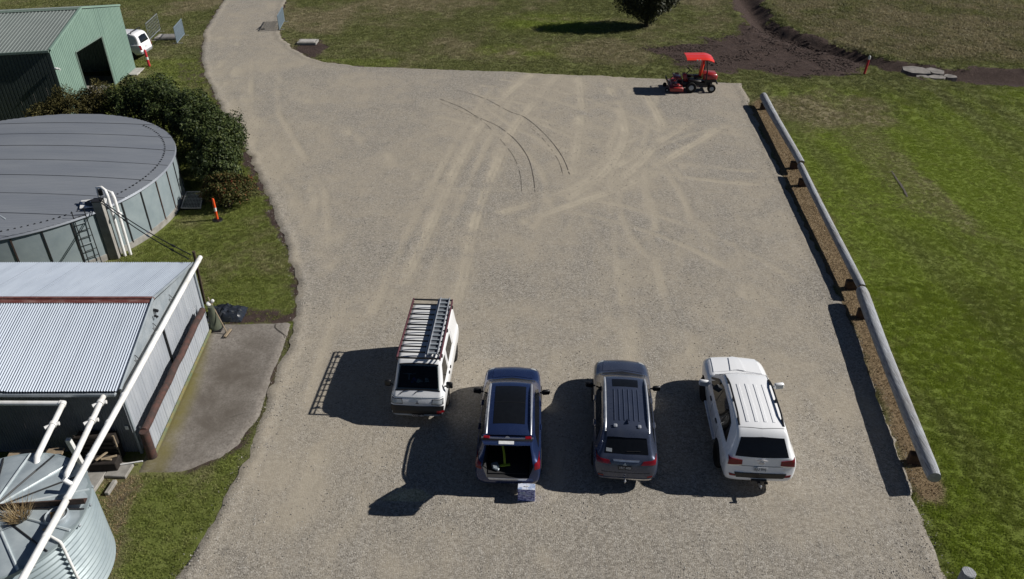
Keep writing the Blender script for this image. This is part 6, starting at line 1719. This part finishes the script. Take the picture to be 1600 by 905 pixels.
pk = MB(); pk.box((.02, 0, .012), (.36, 2.95, .012)); pk.build('panel', MT['boardgrey'], bo)
for x in (-.74, .74):
    for y in (.80, 3.20): wheel(v, x, y, .31, .19, 8, rimm='galv')

# ---- small white van behind the green shed, only its tail in sight
v = thing('white_van', 'small white van with a roof rack parked behind the green shed', 'van', (-26.25, 56.45, 0), math.radians(86), None, True)
keys = [(0, .48, .70, .80, .55, .84), (.03, .40, .82, .95, .66, 1.0), (.10, .36, .86, 1.08, .70, 1.30), (.20, .34, .88, 1.10, .69, 1.60), (.32, .32, .88, 1.10, .68, 1.74), (.55, .30, .885, 1.10, .68, 1.80), (1.6, .28, .89, 1.10, .69, 1.82), (2.5, .28, .885, 1.08, .68, 1.76), (3.2, .28, .88, 1.04, .72, 1.25), (3.4, .28, .875, 1.0, .72, 1.10), (4.0, .30, .85, .9, .68, .95), (4.25, .34, .7, .7, .5, .75), (4.3, .4, .6, .62, .4, .65)]
body = bm_to_obj(car_shell(keys), 'body', [MT['whitep'], MT['well']], v)
wells(body, (.85, 3.4), .36, .885)
sk = Skin(body)
sk.patch('rear_window', [(-.58, 1.14), (.58, 1.14)], [(-.50, 1.58), (0, 1.62), (.50, 1.58)], 'y-', g, v)
for sg, ax in ((1, 'x+'), (-1, 'x-')):
    sk.patch('tail_light', [(sg * .70, .72), (sg * .84, .74)], [(sg * .72, 1.02), (sg * .84, 1.04)], 'y-', MT['red_lens'], v, off=.02)
    sk.patch('side_window', [(2.0, 1.12), (2.9, 1.10)], [(2.0, 1.55), (2.5, 1.52)], ax, g, v)
sk.patch('rear_bumper', [(-.80, .44), (.80, .44)], [(-.80, .60), (.80, .60)], 'y-', MT['silver'], v, off=.03, n=14)
plate(sk, 0, .86, 'y-', .36, .12, MT['plate_w'], MT['plate_txt_k'], None, v)
for y in (.55, 1.6):
    mb = MB(); mb.tube([(-.70, y, 1.80), (-.64, y, 1.94), (.64, y, 1.94), (.70, y, 1.80)], .035, 8); mb.build('roof_bar', MT['black'], v, 50)
for x in (-.78, .78):
    for y in (.85, 3.4): wheel(v, x, y, .31, .2, 6)

# ---- red ride-on mower
mx, my = 11.55, 49.35
v = thing('ride_on_mower', 'red ride on mower with an orange red canopy at the far gravel edge', 'mower', (mx, my, 0), math.radians(-2), None, True)
v.scale = (1.05, 1.05, 1.07)
R_ = MT['mower_red']
mb = MB(); mb.box((-1.0, 0, .30), (.85, 1.75, .16), None, .06); mb.box((-1.0, 0, .40), (.55, 1.2, .10), None, .04); mb.lathe([(.22, 0), (.20, .08), (0, .09)], (-1.0, .5, .42), 14); mb.lathe([(.22, 0), (.20, .08), (0, .09)], (-1.0, -.5, .42), 14); mb.build('mower_deck', R_, v, 45)
mb = MB(); mb.box((-1.0, -.86, .22), (.80, .05, .16), None, .02); mb.build('deck_skirt', R_, v)
mb = MB(); mb.tube([(-1.42, -.7, .35), (-1.5, -.7, .62), (-1.5, .7, .62), (-1.42, .7, .35)], .03, 6); mb.tube([(-1.2, .55, .45), (-.95, .5, .85), (-.75, .5, .85), (-.6, .4, .5)], .028, 6); mb.tube([(-1.2, -.55, .45), (-.95, -.5, .85), (-.75, -.5, .85), (-.6, -.4, .5)], .028, 6); mb.build('deck_frame', MT['black'], v, 50)
mb = MB(); mb.box((-.92, 0, .80), (.50, .95, .10), (0, .08, 0), .03); mb.build('deck_cover', R_, v, 45)
mb = MB(); mb.box((.15, 0, .42), (2.0, .62, .26), None, .04); mb.box((.1, 0, .58), (.7, .95, .06), None, .02); mb.build('chassis', MT['blacksteel'], v, 45)
mb = MB(); mb.box((-.42, 0, .72), (.25, .42, .55), (0, -.35, 0), .05); mb.build('dash_cowl', R_, v, 45)
mb = MB(); mb.tube([(-.36, 0, .95), (-.20, 0, 1.18)], .03, 6); c = Vector((-.18, 0, 1.2)); n_ = Vector((.6, 0, .8)); u_ = Vector((0, 1, 0)); w_ = n_.cross(u_)
mb.tube([c + (u_ * math.cos(a * PI / 8) + w_ * math.sin(a * PI / 8)) * .18 for a in range(17)], .018, 6, False); mb.build('steering_wheel', MT['black'], v, 50)
mb = MB(); mb.box((.32, 0, .80), (.50, .54, .16), None, .06); mb.build('seat', MT['black'], v, 45)
mb = MB(); mb.box((.52, 0, 1.32), (.13, .44, .92), (0, .16, 0), .05); mb.build('seat_back', MT['hivis_red'], v, 45)
for y in (-.42, .42):
    mb = MB(); mb.tube([(.78, y, .45), (.80, y, 1.2), (.66, y, 2.0)], .04, 8); mb.build('canopy_post', MT['black'], v, 50)
    mb = MB(); mb.box((.1, y * 1.25, .70), (.75, .22, .10), (0, .05, 0), .03); mb.build('fender', MT['black'], v, 45)
mb = MB(); mb.box((1.05, 0, .86), (.85, .82, .46), (0, .07, 0), .10); mb.build('engine_hood', R_, v, 45)
mb = MB(); mb.box((1.05, -.42, .66), (.72, .03, .16), None, .01); mb.build('hood_grille', MT['black'], v)
mb = MB(); mb.box((1.48, 0, .52), (.08, .95, .10), None, .02); mb.build('rear_bumper', MT['black'], v)
V = []; nx, ny = 12, 10
for j in range(ny + 1):
    for i in range(nx + 1):
        f, q = i / nx, -1 + 2 * j / ny
        e = .15 * max(0, (f - .72) / .28) ** 1.5
        V.append((lerp(-.55, 1.08, f), q * .74, 2.10 - .07 * abs(q) ** 3 - e - .03 * (1 - f) + .018 * math.cos(q * 9)))
F = [(j * (nx + 1) + i, j * (nx + 1) + i + 1, (j + 1) * (nx + 1) + i + 1, (j + 1) * (nx + 1) + i) for j in range(ny) for i in range(nx)]
n0 = len(V); V += [(x, y, z - .05) for x, y, z in V]
bd = list(range(nx + 1)) + [(j * (nx + 1) + nx) for j in range(1, ny + 1)] + [ny * (nx + 1) + i for i in range(nx - 1, -1, -1)] + [j * (nx + 1) for j in range(ny - 1, 0, -1)]
mb = MB(); mb.add(V, F + [tuple(n0 + i for i in reversed(f)) for f in F] + [(bd[a], bd[(a + 1) % len(bd)], n0 + bd[(a + 1) % len(bd)], n0 + bd[a]) for a in range(len(bd))]); mb.build('canopy', MT['mower_canopy'], v, 40, True)
for x in (.05, .22):
    mb = MB(); mb.lathe([(.05, -.02), (.045, .03), (0, .035)], (x, -.76, 1.99), 10); mb.build('canopy_lamp', MT['clear_lens'], v, 50)
def mwheel(x, y, r, wd):
    mb = MB(); mb.lathe([(r * .5, -wd / 2), (r * .92, -wd / 2), (r, -wd * .3), (r, wd * .3), (r * .92, wd / 2), (r * .5, wd / 2)], (x, y, r), 24, 'y'); w = mb.build('wheel', MT['rubber'], v, 45)
    mb = MB(); sgn = 1 if y > 0 else -1; mb.lathe([(r * .52, -.02), (r * .5, .02), (r * .3, .035 ), (0, .03)] if sgn > 0 else [(r * .52, .02), (r * .5, -.02), (r * .3, -.035), (0, -.03)], (x, y + sgn * wd * .42, r), 20, 'y'); mb.build('rim', MT['galv'], w, 45)
for y in (-.58, .58): mwheel(-.10, y, .32, .28); mwheel(1.15, y * .95, .25, .2); mwheel(-1.52, y * .9, .12, .1)
